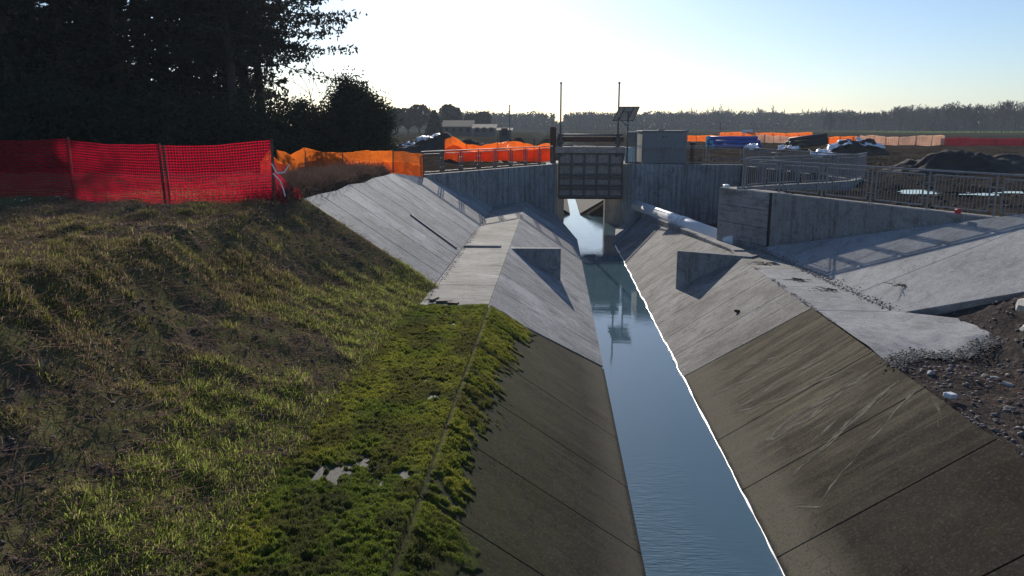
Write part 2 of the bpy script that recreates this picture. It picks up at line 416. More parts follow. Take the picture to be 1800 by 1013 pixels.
# left wing wall line, right wing wall line
LW0, LW1 = np.array([-6.3, 37.7]), np.array([.1, 49.])
RW0, RW1 = np.array([6.55, 30.8]), np.array([13.2, 17.2])
PUD = [(14.3, 30.2, 1.5, 1.1), (15.6, 29.6, 1.3, .8), (17.9, 30.2, 1.4, .6), (13.4, 60, 2.2, 1.6), (18.2, 64, 2.4, 1.3), (15.8, 57, 1.8, .8), (22.5, 62, 1.6, 1.0), (-8.7, 52, 1.7, .8), (-5, 58, 2.6, .6),
       (-26, 150, 9, 2.5), (19, 76, 4, 1.0), (27, 78, 3.2, .9), (24, 57, 1.5, .6)]
def wall_side(x, y, a, b): return ((b[0]-a[0])*(y-a[1])-(b[1]-a[1])*(x-a[0]))/math.hypot(b[0]-a[0], b[1]-a[1])
def ground_z(x, y):
    x = np.asarray(x, float); y = np.asarray(y, float)
    rough = (fbm(x*.9, y*.9, 3, 5)-.5)
    plat = 4.0+.42*sst(40, 30, y)*sst(-5.5, -7.5, x)+.0*x
    plat = plat+rough*.22+(fbm(x*.05, y*.05, 9, 3)-.5)*1.2*sst(90, 260, np.hypot(x, y))
    plat = plat+sst(300, 620, y)*sst(60, 230, x)*2.4
    # left grass bank
    tL = np.clip((-3.3-x)/3.9, 0, 1); tL = tL*(1-.12*np.sin(tL*np.pi)*sst(20, 16, y))
    bankL = 1.93+(plat-1.93)*tL+rough*.16*sst(.02, .2, tL)+(fbm(x*3.5, y*3.5, 21, 4)-.5)*.16*sst(.03, .2, tL)
    bankL = np.where(y < 22, np.maximum(bankL, np.minimum(2+(-3.3-x)/1.5, 4.42)+.05-np.maximum(0, 20.9-y)*.16+rough*.3*sst(20.9, 20, y)), bankL)
    # right gravel bank
    tR = np.clip((x-8.3)/3.2, 0, 1); bankR = 1.92+(plat-1.92)*sst(0, 1, tR)+(fbm(x*2, y*2, 5, 4)-.5)*.18
    z = np.where(x < 2, bankL, bankR)
    # clear what lies under concrete
    inside = (x > -3.45) & (x < 7.0)
    z = np.where(inside & (x > XL-.1) & (x < XR+.1), np.minimum(z, -1.2), z)
    z = np.where((x > -7.2) & (x < 2) & (y > 21.1) & (y < 50), np.minimum(z, np.clip(2+(-3.3-x)/1.5, 2, 4.4)-.55), z)
    # left of wing wall: plateau behind it
    behindL = (wall_side(x, y, LW0, LW1) > .38) & (x < .2) & (y > 37) & (y < 52)
    z = np.where(behindL, 4.0+rough*.12, z)
    z = np.where((x >= -2.2) & (x < .35) & (y >= 49.6), 4.0+rough*.1, z)
    # right: under apron, chamber, plateau behind right wing wall
    under = (x > 6.4) & (wall_side(x, y, RW0, RW1) < .3) & (y > 14.2+(x-8)*0.0) & (y > 18.2-(x-8.3)*1.15)
    z = np.where(under, np.minimum(z, 1.9+np.clip((x-7.7)/1.5, 0, 3)-.6), z)
    behindR = (wall_side(x, y, RW0, RW1) > .33) & (x > 6.5)
    z = np.where(behindR, 4.0+rough*.25, z)
    cham = (x > np.where(y < 27.4, XR, XR+(4.95-XR)*(y-27.4)/19.8)+.5) & (y > 27) & (y < 49.3) & (x < 13.2) & (wall_side(x, y, RW0, RW1) > .3) & (y > 30.4+.15*(x-8)) & (x < 13.6-(y-36)*.17)
    z = np.where(cham, .1, z)
    z = np.where((y > 29.5) & (y < 49.3) & (x > 2) & (x < XR+(4.95-XR)*(y-27.4)/19.8+.7) & (wall_side(x, y, RW0, RW1) < 99), -1, z)
    # upstream canal trench
    up = (y > 48.9) & (x > -2.2) & (x < 5.6)
    trench = np.where((x > -2.0) & (x < 5.2), -1.2, 4.0)
    z = np.where((y > 52.5) & (y < 150) & (x > -2.4) & (x < 5.6), np.minimum(z, trench), z)
    z = np.where((y >= 48.2) & (y <= 52.6) & (x > -.2) & (x < 4.6), -1.2, z)
    for (px, py, a, b) in PUD:
        d = ((x-px)/a)**2+((y-py)/b)**2
        z = np.where((y > 20), z-(.12+(z-4.0)*.8)*sst(2.2, 1.0, d), z)
    # wheel ruts in the muddy site
    rut = sst(.25, .5, np.abs(((y*.8+x*.35+fbm(x*.2, y*.2, 31, 3)*6) % 2.4)-1.2))
    z = z-np.where((y > 24) & ((x > 7) | (x < -4)) & (z > 3.6), .10*(1-rut)*sst(160, 60, y), 0)
    return z
def axis(*segs_):
    a = []
    for lo, hi, st in segs_: a.append(np.arange(lo, hi, st))
    a.append([segs_[-1][1]]); return np.concatenate(a)
gx = axis((-900, -200, 60), (-200, -60, 8), (-60, -26, 1.4), (-26, -12, .35), (-12, -3, .11), (-3, 6, .4), (6, 12, .14), (12, 32, .3), (32, 60, 1.4), (60, 220, 8), (220, 900, 60))
gy = axis((-60, -4, 7), (-4, 2, .6), (2, 22, .13), (22, 42, .28), (42, 80, .5), (80, 160, 2.2), (160, 340, 12), (340, 900, 40))
X, Y = np.meshgrid(gx, gy); Z = ground_z(X, Y)
nx, ny = len(gx), len(gy); idx = np.arange(nx*ny).reshape(ny, nx)
F = np.stack([idx[:-1, :-1], idx[:-1, 1:], idx[1:, 1:], idx[1:, :-1]], -1).reshape(-1, 4)
me = np_mesh('ground', np.stack([X, Y, Z], -1).reshape(-1, 3), F, True)
gr = sst(-2.2, -3.2, X)*sst(44, 30, Y); gv = sst(6.2, 6.6, X)*sst(24, 20, Y)*sst(14, 12.5, X)
mud = sst(-3, 7, X)*sst(120, 75, Y)*0+sst(170, 100, Y)*(1-gr)
fld = sst(110, 150, X)*sst(285, 310, Y)*sst(420, 380, Y)
set_tint(me, np.stack([gr, gv*(1-gr), mud*(1-gv), fld], -1).reshape(-1, 4), 'cover')
meta(link('ground', me, M['ground']), kind='structure')

# water (canal, with the ragged right waterline) and canal bed
m = MB(); m.box(-.6, 5.2, -6, 150, -.5, -.42); meta(m.build('canal_bed', M['old_left']), kind='structure')
ys = np.concatenate([np.arange(-6, 60, .6), np.arange(60, 150, 6)])
xs = np.linspace(-.4, 4.9, 12); Xw, Yw = np.meshgrid(xs, ys); iw = np.arange(Xw.size).reshape(Xw.shape)
me = np_mesh('canal_water', np.stack([Xw, Yw, Xw*0], -1).reshape(-1, 3), np.stack([iw[:-1, :-1], iw[:-1, 1:], iw[1:, 1:], iw[1:, :-1]], -1).reshape(-1, 4), True)
meta(link('canal_water', me, M['water']), kind='structure')
for i, (px, py, a, b) in enumerate(PUD):
    n = 28; vs = [(px, py, 0)]
    zc = 3.93 if i > 2 else 3.94
    pts = []
    for k in range(n):
        t_ = 2*math.pi*k/n; rr = .85+.75*(float(vnoise(np.array(math.cos(t_)*1.7+px), np.array(math.sin(t_)*1.7+py), 4))-.5)
        pts.append((px+a*rr*math.cos(t_), py+b*rr*math.sin(t_)))
    mb = MB(); mb.add([(x, y, zc) for x, y in pts], [tuple(range(n))]); meta(mb.build('puddle', M['puddle']), kind='structure')

# ---------------------------------------------------------------- canal lining
def zl(x): return (WL-x)/S
def zr(x): return (x-WR)/S
JO = [10.73+2.2*k for k in range(-5, 4)]      # joints of the old lining
t_ol = thing('canal_slope', 'dark brown old concrete canal slope below the mossy berm, left of the water', 'concrete slope', (1.4, 10, 0))
for k in range(len(JO)-1):
    y0, y1 = JO[k], JO[k+1]; e = 1 if k == len(JO)-2 else 0
    slab('concrete_slab', [(WL+.25, y0, zl(WL+.25)), (WL+.25, y1+e*2.7, zl(WL+.25)), (XL, y1+e*1.1, BZ), (XL, y0, BZ)], .15, M['old_left'], t_ol, .01, .006)
mb = MB(); mb.add([(WL+.3, -1, zl(WL+.3)-.03), (WL+.3, 20.3, zl(WL+.3)-.03), (XL, 18.6, BZ-.03), (XL, -1, BZ-.03)], [(0, 1, 2, 3)]); mb.build('joint_filler', M['joint'], t_ol)
t_or = thing('canal_slope', 'dark brown old concrete canal slope with pale scrape marks, right of the water', 'concrete slope', (3.4, 10, 0))
for k in range(len(JO)-1):
    y0, y1 = JO[k], JO[k+1]
    if k == len(JO)-2: y1 = 19.35
    slab('concrete_slab', [(XR, y0, BZ), (XR, y1-(.5 if k == len(JO)-2 else 0), BZ), (WR-.25, y1, zr(WR-.25)), (WR-.25, y0, zr(WR-.25))], .15, M['old_right'], t_or, .01, .006)
mb = MB(); mb.add([(WR-.3, -1, zr(WR-.3)-.03), (XR, -1, BZ-.03), (XR, 19.2, BZ-.03), (WR-.3, 19.4, zr(WR-.3)-.03)], [(0, 1, 2, 3)]); mb.build('joint_filler', M['joint'], t_or)

def line_x(p, q, y): return p[0]+(q[0]-p[0])*(y-p[1])/(q[1]-p[1])
M['dribble'] = simple('dried mortar dribble', (.13, .113, .082), .95, 0, .4, 14, .1)
SCRAPES = [[(6.27, 13.6), (5.25, 13.13), (4.18, 12.55)], [(6.18, 13.51), (5.18, 13.06), (4.47, 12.76)],
 [(6.31, 13.05), (5.88, 12.75), (5.28, 12.31), (4.76, 11.95), (4.44, 11.56), (4.25, 11.37), (3.96, 11.72)], [(6.06, 14.45), (4.93, 14.02), (3.95, 14.06)],
 [(5.72, 15.05), (4.65, 15.33), (3.93, 15.89)], [(5.4, 16.57), (3.74, 17.35)], [(6.39, 12.59), (6.22, 11.9), (6.08, 11.64)], [(5.86, 13.89), (5.06, 13.44), (4.68, 13.2)],
 [(5.78, 16.13), (4.65, 16.11), (3.93, 16.12)], [(5.2, 17.38), (3.94, 18.44)], [(5.9, 14.38), (4.78, 14.41), (4.15, 14.12)]]
for k, pl in enumerate(SCRAPES):
    P_ = []
    for p, q in zip(pl[:-1], pl[1:]):
        L = max(2, int(math.hypot(q[0]-p[0], q[1]-p[1])/.09))
        P_ += [(p[0]+(q[0]-p[0])*i/L, p[1]+(q[1]-p[1])*i/L) for i in range(L)]
    P_.append(pl[-1]); mb = MB()
    for strand in range(3 if k in (0, 3, 10) else 2):
        off = rng.normal(0, .045); vs = []
        for i, (x, y) in enumerate(P_):
            j = (float(fbm(np.array(i*.21), np.array(k*3.1+strand), 5, 3))-.5)*.16+off; w = max(.003, .065*(float(fbm(np.array(i*.5), np.array(k*5.+strand*9), 6, 3))-.33)*2.4); y += j
            vs += [(x, y-w/2, zr(x)+.005), (x, y+w/2, zr(x)+.005)]
        mb.add(vs, [(2*i, 2*i+1, 2*i+3, 2*i+2) for i in range(len(P_)-1)])
    o = mb.build('mortar_streak', M['dribble'], t_or); o['kind'] = 'stuff'
t_nl = thing('canal_slope', 'pale newer concrete canal slope under the left fin, left of the water', 'concrete slope', (1.4, 30, 0))
yn = [20.25+1.76*k for k in range(14)]
for k, y0 in enumerate(yn[:-1]):
    y1 = yn[k+1]
    def wl(y): return WL+.25 if y < 43.2 else WL+.25-(y-43.2)*.25
    ya, yb = y0, y1
    top0, top1 = y0-1.75*max(0, 1-k/3), y1-1.75*max(0, 1-(k+1)/3)
    slab('concrete_slab', [(wl(y0), y0, zl(wl(y0))), (wl(y1), y1, zl(wl(y1))), (XL, top1, BZ), (XL, top0, BZ)], .15, M['new'], t_nl, .008, .006)
mb = MB(); mb.add([(WL+.2, yn[-1], zl(WL+.2)), (XL, yn[-1], BZ), (XL, 46.6, BZ), (.25, 49.4, zl(.25)), (.25, 49.4, -.3), (1.0, 46, -.3)], [(0, 1, 2, 3), (0, 3, 4, 5)]); mb.build('end_slab', M['new'], t_nl)
mb = MB(); mb.add([(WL+.2, 20.2, zl(WL+.2)-.03), (WL+.2, 43.2, zl(WL+.2)-.03), (XL, 43.2, BZ-.03), (XL, 18.4, BZ-.03)], [(0, 1, 2, 3)]); mb.build('joint_filler', M['joint'], t_nl)

t_nr = thing('canal_slope', 'pale newer concrete canal slope round the right fin, right of the water', 'concrete slope', (3.4, 30, 0))
yn = [19.37+1.76*k for k in range(14)]
def cr(y): return XR if y < 27.4 else XR+(4.95-XR)*(y-27.4)/(47.2-27.4)
for k, y0 in enumerate(yn[:-1]):
    y1 = yn[k+1]; f0 = max(0, 1-k/2)*.5; f1 = max(0, 1-(k+1)/2)*.5
    sk = max(0, (y0-30)/12.)*3.2; sk1 = max(0, (y1-30)/12.)*3.2
    a, b = y0-f0, y1-f1
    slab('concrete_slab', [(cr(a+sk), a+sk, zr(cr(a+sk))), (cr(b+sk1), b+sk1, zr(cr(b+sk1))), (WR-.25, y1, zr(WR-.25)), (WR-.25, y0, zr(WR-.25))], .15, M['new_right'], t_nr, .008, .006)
mb = MB(); mb.add([(XR, 18.8, BZ-.03), (XR, 27.4, BZ-.03), (cr(45.8), 45.8, zr(cr(45.8))-.03), (WR-.25, 42.2, zr(WR-.25)-.03), (WR-.25, 19.3, zr(WR-.25)-.03)], [(0, 1, 2, 3, 4)]); mb.build('joint_filler', M['joint'], t_nr)
ye = yn[-1]
mb = MB(); mb.add([(WR-.02, ye, .0), (5.05, ye+3.2, 1.08), (4.9, 49.2, .5), (3.5, 49.6, -.3), (3.2, ye+.3, -.3)], [(0, 1, 2, 3), (0, 3, 4)]); mb.build('end_slab', M['wall_plain'], t_nr)
mb = MB(); mb.tube((WR-.03, ye-.02, .03), (5.0, ye+3.1, 1.1), .07, n=10); mb.build('edge_trim', M['galv'], t_nr, smooth=True)

# sun glint along the right waterline, painted as a thin white strip
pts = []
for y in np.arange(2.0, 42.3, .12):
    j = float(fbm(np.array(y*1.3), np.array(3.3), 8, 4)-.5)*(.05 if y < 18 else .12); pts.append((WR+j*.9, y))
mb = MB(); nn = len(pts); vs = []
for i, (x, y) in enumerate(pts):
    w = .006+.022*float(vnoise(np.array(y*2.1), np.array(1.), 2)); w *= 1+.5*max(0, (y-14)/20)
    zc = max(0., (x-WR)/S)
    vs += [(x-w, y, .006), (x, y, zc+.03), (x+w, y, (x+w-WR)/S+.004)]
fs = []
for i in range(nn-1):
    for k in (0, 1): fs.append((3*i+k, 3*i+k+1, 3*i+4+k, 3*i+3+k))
mb.add(vs, fs); o = mb.build('waterline_glint', M['glint_white'], smooth=True); meta(o, 'thin ragged white strip painted as sun glint along the right edge of the water', 'glint line')

# berms
t_bl = thing('canal_berm', 'flat pale concrete berm at the foot of the left upper slope', 'concrete berm', (-2.4, 30, BZ))
yb = [18.55, 21.2, 24.4, 27.6, 31.2, 35.2, 39.2, 43.2]
for k in range(len(yb)-1):
    y0, y1 = yb[k], yb[k+1]; xo = -3.35
    q = [(XL, y0, BZ), (XL, y1, BZ), (xo, y1, BZ), (xo, y0, BZ)]
    if k == len(yb)-2: q[1] = (XL, 46.8, BZ); q[2] = (xo, 43.6, BZ)
    slab('concrete_slab', q, .2, M['bench'], t_bl, .008)
mb = MB(); mb.box(-3.3, XL+.02, 18.7, 43, 1.6, BZ-.03); mb.build('joint_filler', M['joint'], t_bl)
t_br = thing('canal_berm', 'pale mortar covered concrete berm between the right canal slope and the apron', 'concrete berm', (7.2, 20, BZ))
ab = [np.array([7.55, 27.9]), np.array([8.3, 18.4])]
yb = [27.9, 24.3, 21.5, 18.6]
for k in range(3):
    y0, y1 = yb[k], yb[k+1]; xa = line_x(ab[0], ab[1], y0)+.05; xb = line_x(ab[0], ab[1], y1)+.05
    slab('concrete_slab', [(XR, y1, BZ), (xb, y1, BZ), (xa, y0, BZ), (XR, y0, BZ)], .2, M['bench' if k == 0 else 'apron'], t_br, .006)
# ragged near end of the poured mortar
edge = []
for i in range(25):
    f = i/24; x = XR+.03+f*(9.3-XR); y = 14.4+f*1.3+(.35*math.sin(f*9)+.5*(random.random()-.5))*.6; edge.append((x, y))
top = np.array([(XR+.03, 18.57), (8.2, 18.57), (9.0, 17.2), (9.7, 16.2)]); tl = np.concatenate([[0], np.cumsum(np.linalg.norm(np.diff(top, axis=0), axis=1))])
E_ = []
for i in range(61):
    f = i/60; x = XR+.03+f*(9.6-XR); y = 14.3+f*1.7+.55*(float(fbm(np.array(f*9), np.array(2.), 3, 4))-.5)+.35*math.sin(f*7)+.25*(float(vnoise(np.array(f*47), np.array(5.), 6))-.5); E_.append((x, y))
E_ = np.array(E_); sT = np.linspace(0, tl[-1], 61); T_ = np.stack([np.interp(sT, tl, top[:, 0]), np.interp(sT, tl, top[:, 1])], -1)
vv = np.linspace(0, 1, 25)[:, None, None]; G = T_[None]*(1-vv)+E_[None]*vv
zz_ = BZ+.002+np.maximum(0, G[..., 0]-8.1)*.22+(fbm(G[..., 0]*2.2, G[..., 1]*2.2, 5, 4)-.5)*.07*vv[..., 0]**.5; zz_ -= .09*vv[..., 0]**8
i = np.arange(61*25).reshape(25, 61); link('poured_mortar', np_mesh('poured_mortar', np.concatenate([G, zz_[..., None]], -1).reshape(-1, 3), np.stack([i[:-1, :-1], i[1:, :-1], i[1:, 1:], i[:-1, 1:]], -1).reshape(-1, 4), True), M['apron'], t_br)
mb = MB(); mb.box(XR, 7.5, 18.7, 27.8, 1.6, BZ-.03); mb.build('joint_filler', M['joint'], t_br)

# upper left slope
t_ul = thing('bank_slope', 'large pale striped concrete slope between the grass bank and the left wing wall', 'concrete slope', (-5, 28, 2))
def up_top(y):
    if y <= 33.1: return -6.95+.05*math.sin(y*2.1)
    if y <= 37.7: return -6.95+(y-33.1)*(.7/4.6)
    return line_x(LW0, LW1, y)-.1
yk = [20.8+1.76*k for k in range(13)]+[43.4]
for k in range(len(yk)-1):
    y0, y1 = yk[k], yk[k+1]; a, b = up_top(y0), up_top(y1)
    zz = lambda x: BZ+(-3.3-x)/S
    slab('concrete_slab', [(-3.3, y0, BZ+.01), (-3.3, y1, BZ+.01), (min(b, -3.35), y1, zz(min(b, -3.35))), (a, y0, zz(a))], .16, M['new'], t_ul, .02)
mb = MB(); mb.add([(-3.3, 20.9, BZ-.03), (-3.3, 43.3, BZ-.03), (up_top(37.7)+.05, 37.7, BZ+(-3.35-up_top(37.7))/S-.03), (-6.8, 33.1, 4.30), (-6.8, 20.9, 4.30)], [(0, 1, 2, 3, 4)]); mb.build('joint_filler', M['joint'], t_ul)
mb = MB(); mb.bar((-5.15, 27.55, BZ+(5.15-3.3)/S+.02), (-3.45, 27.05, BZ+.12), .17, .07, (.55, 0, .83)); meta(mb.build('drain_strip', M['black'], bevel=.01), 'long black drain strip lying down the left concrete slope', 'drain strip')

# apron right
t_ap = thing('apron', 'smooth pale concrete apron sloping up to the right wing wall, barred by railing shadows', 'concrete apron', (8.5, 22, 2.2))
ad = (ab[1]-ab[0])/np.linalg.norm(ab[1]-ab[0])
def apz(x, y):
    d = abs((x-ab[0][0])*ad[1]-(y-ab[0][1])*ad[0]); return BZ+d/1.6
bot = [(7.55, 27.9), (7.75, 25.4), (7.94, 23.0), (8.12, 20.6), (8.3, 18.4)]
topp = [(7.75, 28.0), (9.3, 24.9), (10.8, 21.9), (12.35, 18.8), (12.2, 14.0)]
for k in range(4):
    q = [(*bot[k], BZ), (*topp[k], apz(*topp[k])), (*topp[k+1], apz(*topp[k+1])), (*bot[k+1], BZ)]
    slab('concrete_slab', q, .22, M['apron'], t_ap, .004, .01)

# fins
def fin(plan, zt, zb, label, mat):
    mb = MB(); mb.prism(plan, zb, zt); o = mb.build('baffle_fin', mat, bevel=.02); meta(o, label, 'concrete fin'); return o
fin([(.30, 28.1), (-1.9, 28.05), (-1.9, 28.5), (.30, 28.42)], 1.97, -.2, 'concrete baffle fin standing on the left canal slope', M['wall_plain'])
mb = MB(); mb.box(-3.3, -1.92, 28.06, 28.36, 1.95, 2.07); meta(mb.build('kerb', M['bench'], bevel=.02), 'low concrete kerb across the left berm in line with the fin', 'kerb')
fin([(4.43, 27.25), (6.75, 26.1), (7.1, 26.55), (4.46, 27.55)], 2.06, -.1, 'concrete baffle fin standing on the right canal slope', M['wall_plain'])

# ---------------------------------------------------------------- walls
def offs(a, b, d):
    v = (b-a)/np.linalg.norm(b-a); n = np.array([-v[1], v[0]]); return a+n*d, b+n*d
def wall_run(name, a, b, th, z0, z1, n, mat, label, cat='wall', gap=.012):
    t = thing(name, label, cat, (float(a[0]), float(a[1]), z0))
    for k in range(n):
        p = a+(b-a)*k/n; q = a+(b-a)*(k+1)/n; v = (b-a)/np.linalg.norm(b-a)*gap
        p2, q2 = offs(p, q, th); mb = MB(); mb.prism([tuple(p+v*(k > 0)), tuple(q), tuple(q2), tuple(p2+v*(k > 0))], z0, z1)
        mb.build('wall_segment', mat, t, .02)
    return t
t_lw = wall_run('wing_wall', LW0, LW1, .4, -.4, 4.06, 3, M['wall'], 'grey board marked wing wall flaring left from the sluice gate')
t_rw = wall_run('wing_wall', RW0+(RW1-RW0)*.195, RW1, .4, .8, 4.06, 1, M['wall_plain'], 'long grey wing wall flaring right above the pale apron')
M['wall_end'] = concrete('end block concrete', (.25, .245, .235), (.36, .35, .335), (.45, .44, .42), streak=(.25, .25, 2.2), stain=(.08, .075, .07), stain_amt=.6)
re_ = RW0+(RW1-RW0)*.187; rd_ = (RW1-RW0)/np.linalg.norm(RW1-RW0); rn_ = np.array([rd_[1], -rd_[0]])
rn_ = rn_ if rn_[0] < 0 else -rn_
for k in range(5):
    z0_, z1_ = .8+.652*k, .8+.652*(k+1)-.012
    mb = MB(); mb.prism([tuple(RW0+rn_*.04), tuple(re_+rn_*.04), tuple(re_-rn_*.75), tuple(RW0-rn_*.75)], z0_, z1_); mb.build('end_block', M['wall_end'], t_rw, .015)
mb = MB(); q_ = RW0+(RW1-RW0)*.195; mb.prism([tuple(re_+rn_*.0), tuple(q_+rn_*.0), tuple(q_-rn_*.3), tuple(re_-rn_*.3)], .8, 4.05); mb.build('expansion_joint', M['joint'], t_rw)
mb = MB(); 
t_bw = wall_run('back_wall', np.array([4.86, 49.0]), np.array([11.75, 48.6]), .4, -.1, 4.08, 4, M['wall'], 'shaded concrete back wall behind the white pipe')
t_cw = wall_run('chamber_wall', np.array([11.8, 48.6]), np.array([13.9, 35.6]), .35, .8, 4.0, 3, M['wall'], 'concrete chamber wall under the far leg of the right railing')
cv = [(13.9, 35.6), (12.9, 33.9), (11.5, 32.7), (9.8, 31.7), (8.2, 30.6), (7.2, 29.75)]
t_cf = thing('curved_kerb_wall', 'curved concrete kerb wall under the curved railing on the right', 'wall', (10, 32, 4))
for p, q in zip(cv[:-1], cv[1:]):
    p, q = np.array(p), np.array(q); p2, q2 = offs(p, q, -.3)
    mb = MB(); mb.prism([tuple(p), tuple(q), tuple(q2), tuple(p2)], .8, 4.12); mb.build('wall_segment', M['wall_plain'], t_cf, .015)
# chamber floor under the pipe
mb = MB(); mb.prism([(5.2, 48.5), (6.9, 30), (13.4, 35.8), (11.6, 48.4)], .2, .45); meta(mb.build('chamber_floor', M['rust']), kind='structure')
# gate piers
mb = MB(); mb.prism([(4.86, 49.05), (3.52, 52.8), (3.52, 54.2), (5.0, 54.2), (5.0, 49.5)], -.5, 4.05); meta(mb.build('gate_pier', M['pier'], bevel=.02), 'pale concrete pier right of the sluice gate opening', 'pier')
mb = MB(); mb.prism([(.12, 49.05), (.32, 51.2), (.75, 54.2), (-.5, 54.2), (-.5, 48.6)], -.5, 4.05); meta(mb.build('gate_pier', M['pier'], bevel=.02), 'concrete pier left of the sluice gate opening beside the wing wall', 'pier')
# upstream canal beyond the gate
t_us = thing('upstream_canal', 'concrete canal slopes seen through the opening below the gate', 'canal', (1.6, 57, 0))
for s, x0 in ((-1, .95), (1, 2.3)):
    for k in range(8):
        y0 = 57+2.4*k; x1 = x0+s*3.6
        slab('concrete_slab', [(x0-s*.3, y0, -.2), (x0-s*.3, y0+2.4, -.2), (x1, y0+2.4, 2.4), (x1, y0, 2.4)], .18, M['bench'], t_us, .01)
    mb = MB(); mb.prism([(x0-s*.3, 57.05), (x0+s*5.5, 57.05), (x0+s*5.5, 76), (x0-s*.3, 76)], -.6, lambda x, y: -.32+max(0, (abs(x-x0)-.3+.6)*.66)); mb.build('bank_core', M['joint'], t_us)

# low parapet beside the pipe
mb = MB(); P0 = (6.5, 27.6); P1 = (4.98, 46.9); d = np.array(P1)-np.array(P0); d /= np.linalg.norm(d); nrm = np.array([d[1], -d[0]])
t_pp = thing('parapet', 'low broken concrete ledge between the right canal slope and the white pipe', 'ledge', (*P0, 2))
for k in range(5):
    a = np.array(P0)+(np.array(P1)-np.array(P0))*k/5; b = np.array(P0)+(np.array(P1)-np.array(P0))*(k+1)/5-d*.06
    mb = MB(); zt = lambda x, y: 2.06-.62*(y-27.6)/19.3
    mb.prism([tuple(a), tuple(b), tuple(b+nrm*.42), tuple(a+nrm*.42)], .2, zt); mb.build('ledge_block', M['wall_plain'], t_pp, .03)

# ================================================================ THE SLUICE GATE
GY = 50.0
t_g = thing('sluice_gate', 'dark steel sluice gate with a grid of ribs closing the canal', 'sluice gate', (2.3, GY, 1.9))
gx0, gx1, gz0, gz1 = .34, 4.40, 1.84, 4.72
cols = 5; rows = 4
for i in range(cols):
    for j in range(rows):
        a = gx0+(gx1-gx0)*i/cols; b = gx0+(gx1-gx0)*(i+1)/cols; c = gz0+.12+(gz1-gz0-.12)*j/rows; e = gz0+.12+(gz1-gz0-.12)*(j+1)/rows
        mb = MB(); mb.box(a+.01, b-.01, GY, GY+.05, c+.01, e-.01); mb.build('gate_plate', M['gate'], t_g)
for i in range(cols+1):
    x = gx0+(gx1-gx0)*i/cols; mb = MB(); mb.box(x-.05, x+.05, GY-.15, GY-.002, gz0+.12, gz1); mb.build('rib', M['rib'], t_g, .008)
for j in range(rows+1):
    z = gz0+.12+(gz1-gz0-.12)*j/rows; mb = MB(); mb.box(gx0-.04, gx1+.04, GY-.19, GY-.003, z-.07, z+.07); mb.build('beam', M['rib'], t_g, .008)
    if 0 < j < 3:
        mb = MB(); mb.box(gx0, gx1, GY-.14, GY-.003, z-.26, z-.18); mb.build('beam', M['rib'], t_g, .008)
mb = MB(); mb.box(gx0, gx1, GY-.12, GY+.1, gz0-.05, gz0+.05); mb.build('bottom_seal', M['rust'], t_g, .01)
t_hf = thing('hoist_frame', 'steel hoist frame spanning above the sluice gate', 'hoist frame', (2.3, GY, 4.7))
mb = MB(); mb.box(.1, 4.5, GY-.3, GY+.25, 4.73, 5.12); mb.build('girder', M['gate'], t_hf, .015)
mb = MB(); mb.box(.2, 4.42, GY-.02, GY+.3, 5.42, 5.74); mb.build('girder', M['rust'], t_hf, .015)
mb = MB(); mb.tube((.25, GY-.1, 5.86), (4.35, GY-.1, 5.86), .06, n=10); mb.build('drive_shaft', M['galv_dark'], t_hf, smooth=True)
mb = MB(); mb.tube((.25, GY-.22, 5.17), (4.4, GY-.22, 5.17), .035, n=8); mb.build('handrail', M['galv'], t_hf, smooth=True)
for x in (1.15, 1.9, 2.75, 3.95):
    mb = MB(); mb.tube((x, GY-.2, 5.12), (x, GY-.2, 5.4), .03); mb.build('stanchion', M['galv'], t_hf)
for x in (.4, 4.05):
    mb = MB(); mb.box(x-.22, x+.22, GY-.25, GY+.2, 5.3, 5.52); mb.build('gearbox', M['rib'], t_hf, .03)
    mb = MB(); mb.box(x-.14, x+.14, GY-.1, GY+.14, 4.5, 5.95); mb.build('frame_post', M['rib'], t_hf, .02)
for i, (x, lab) in enumerate(((.41, 'tall thin steel lifting spindle at the left end of the gate'), (4.04, 'tall thin steel lifting spindle beside the solar panel'))):
    t = thing('lifting_spindle', lab, 'spindle', (x, GY-.16, 4.6), 'lifting spindles above the gate')
    mb = MB(); mb.tube((x, GY-.16, 4.6), (x, GY-.16, 9.05), .055, .05, n=10); mb.build('rod', M['galv_dark'], t, smooth=True)
    mb = MB(); mb.tube((x, GY-.16, 9.0), (x, GY-.16, 9.1), .075, n=10); mb.build('end_cap', M['galv_dark'], t)
    mb = MB(); mb.tube((x, GY-.16, 5.45), (x, GY-.16, 5.9), .13, n=12); mb.build('nut_housing', M['rib'], t)
mb = MB(); mb.box(-.24, .14, 50.6, 51.0, 4.0, 6.35); meta(mb.build('pillar', M['rust'], bevel=.03), 'squat rust brown steel pillar left of the gate frame', 'pillar')
# brace frame on the pier
t_b = thing('ladder_brace', 'pale thin steel brace rods hanging on the right gate pier', 'brace', (4.9, 48.9, 3))
for p, q in (((4.62, 48.95, 4.2), (4.87, 48.9, 2.3)), ((4.88, 48.92, 4.1), (4.87, 48.9, 2.3))):
    mb = MB(); mb.tube(p, q, .03); mb.build('rod', M['galv'], t_b)

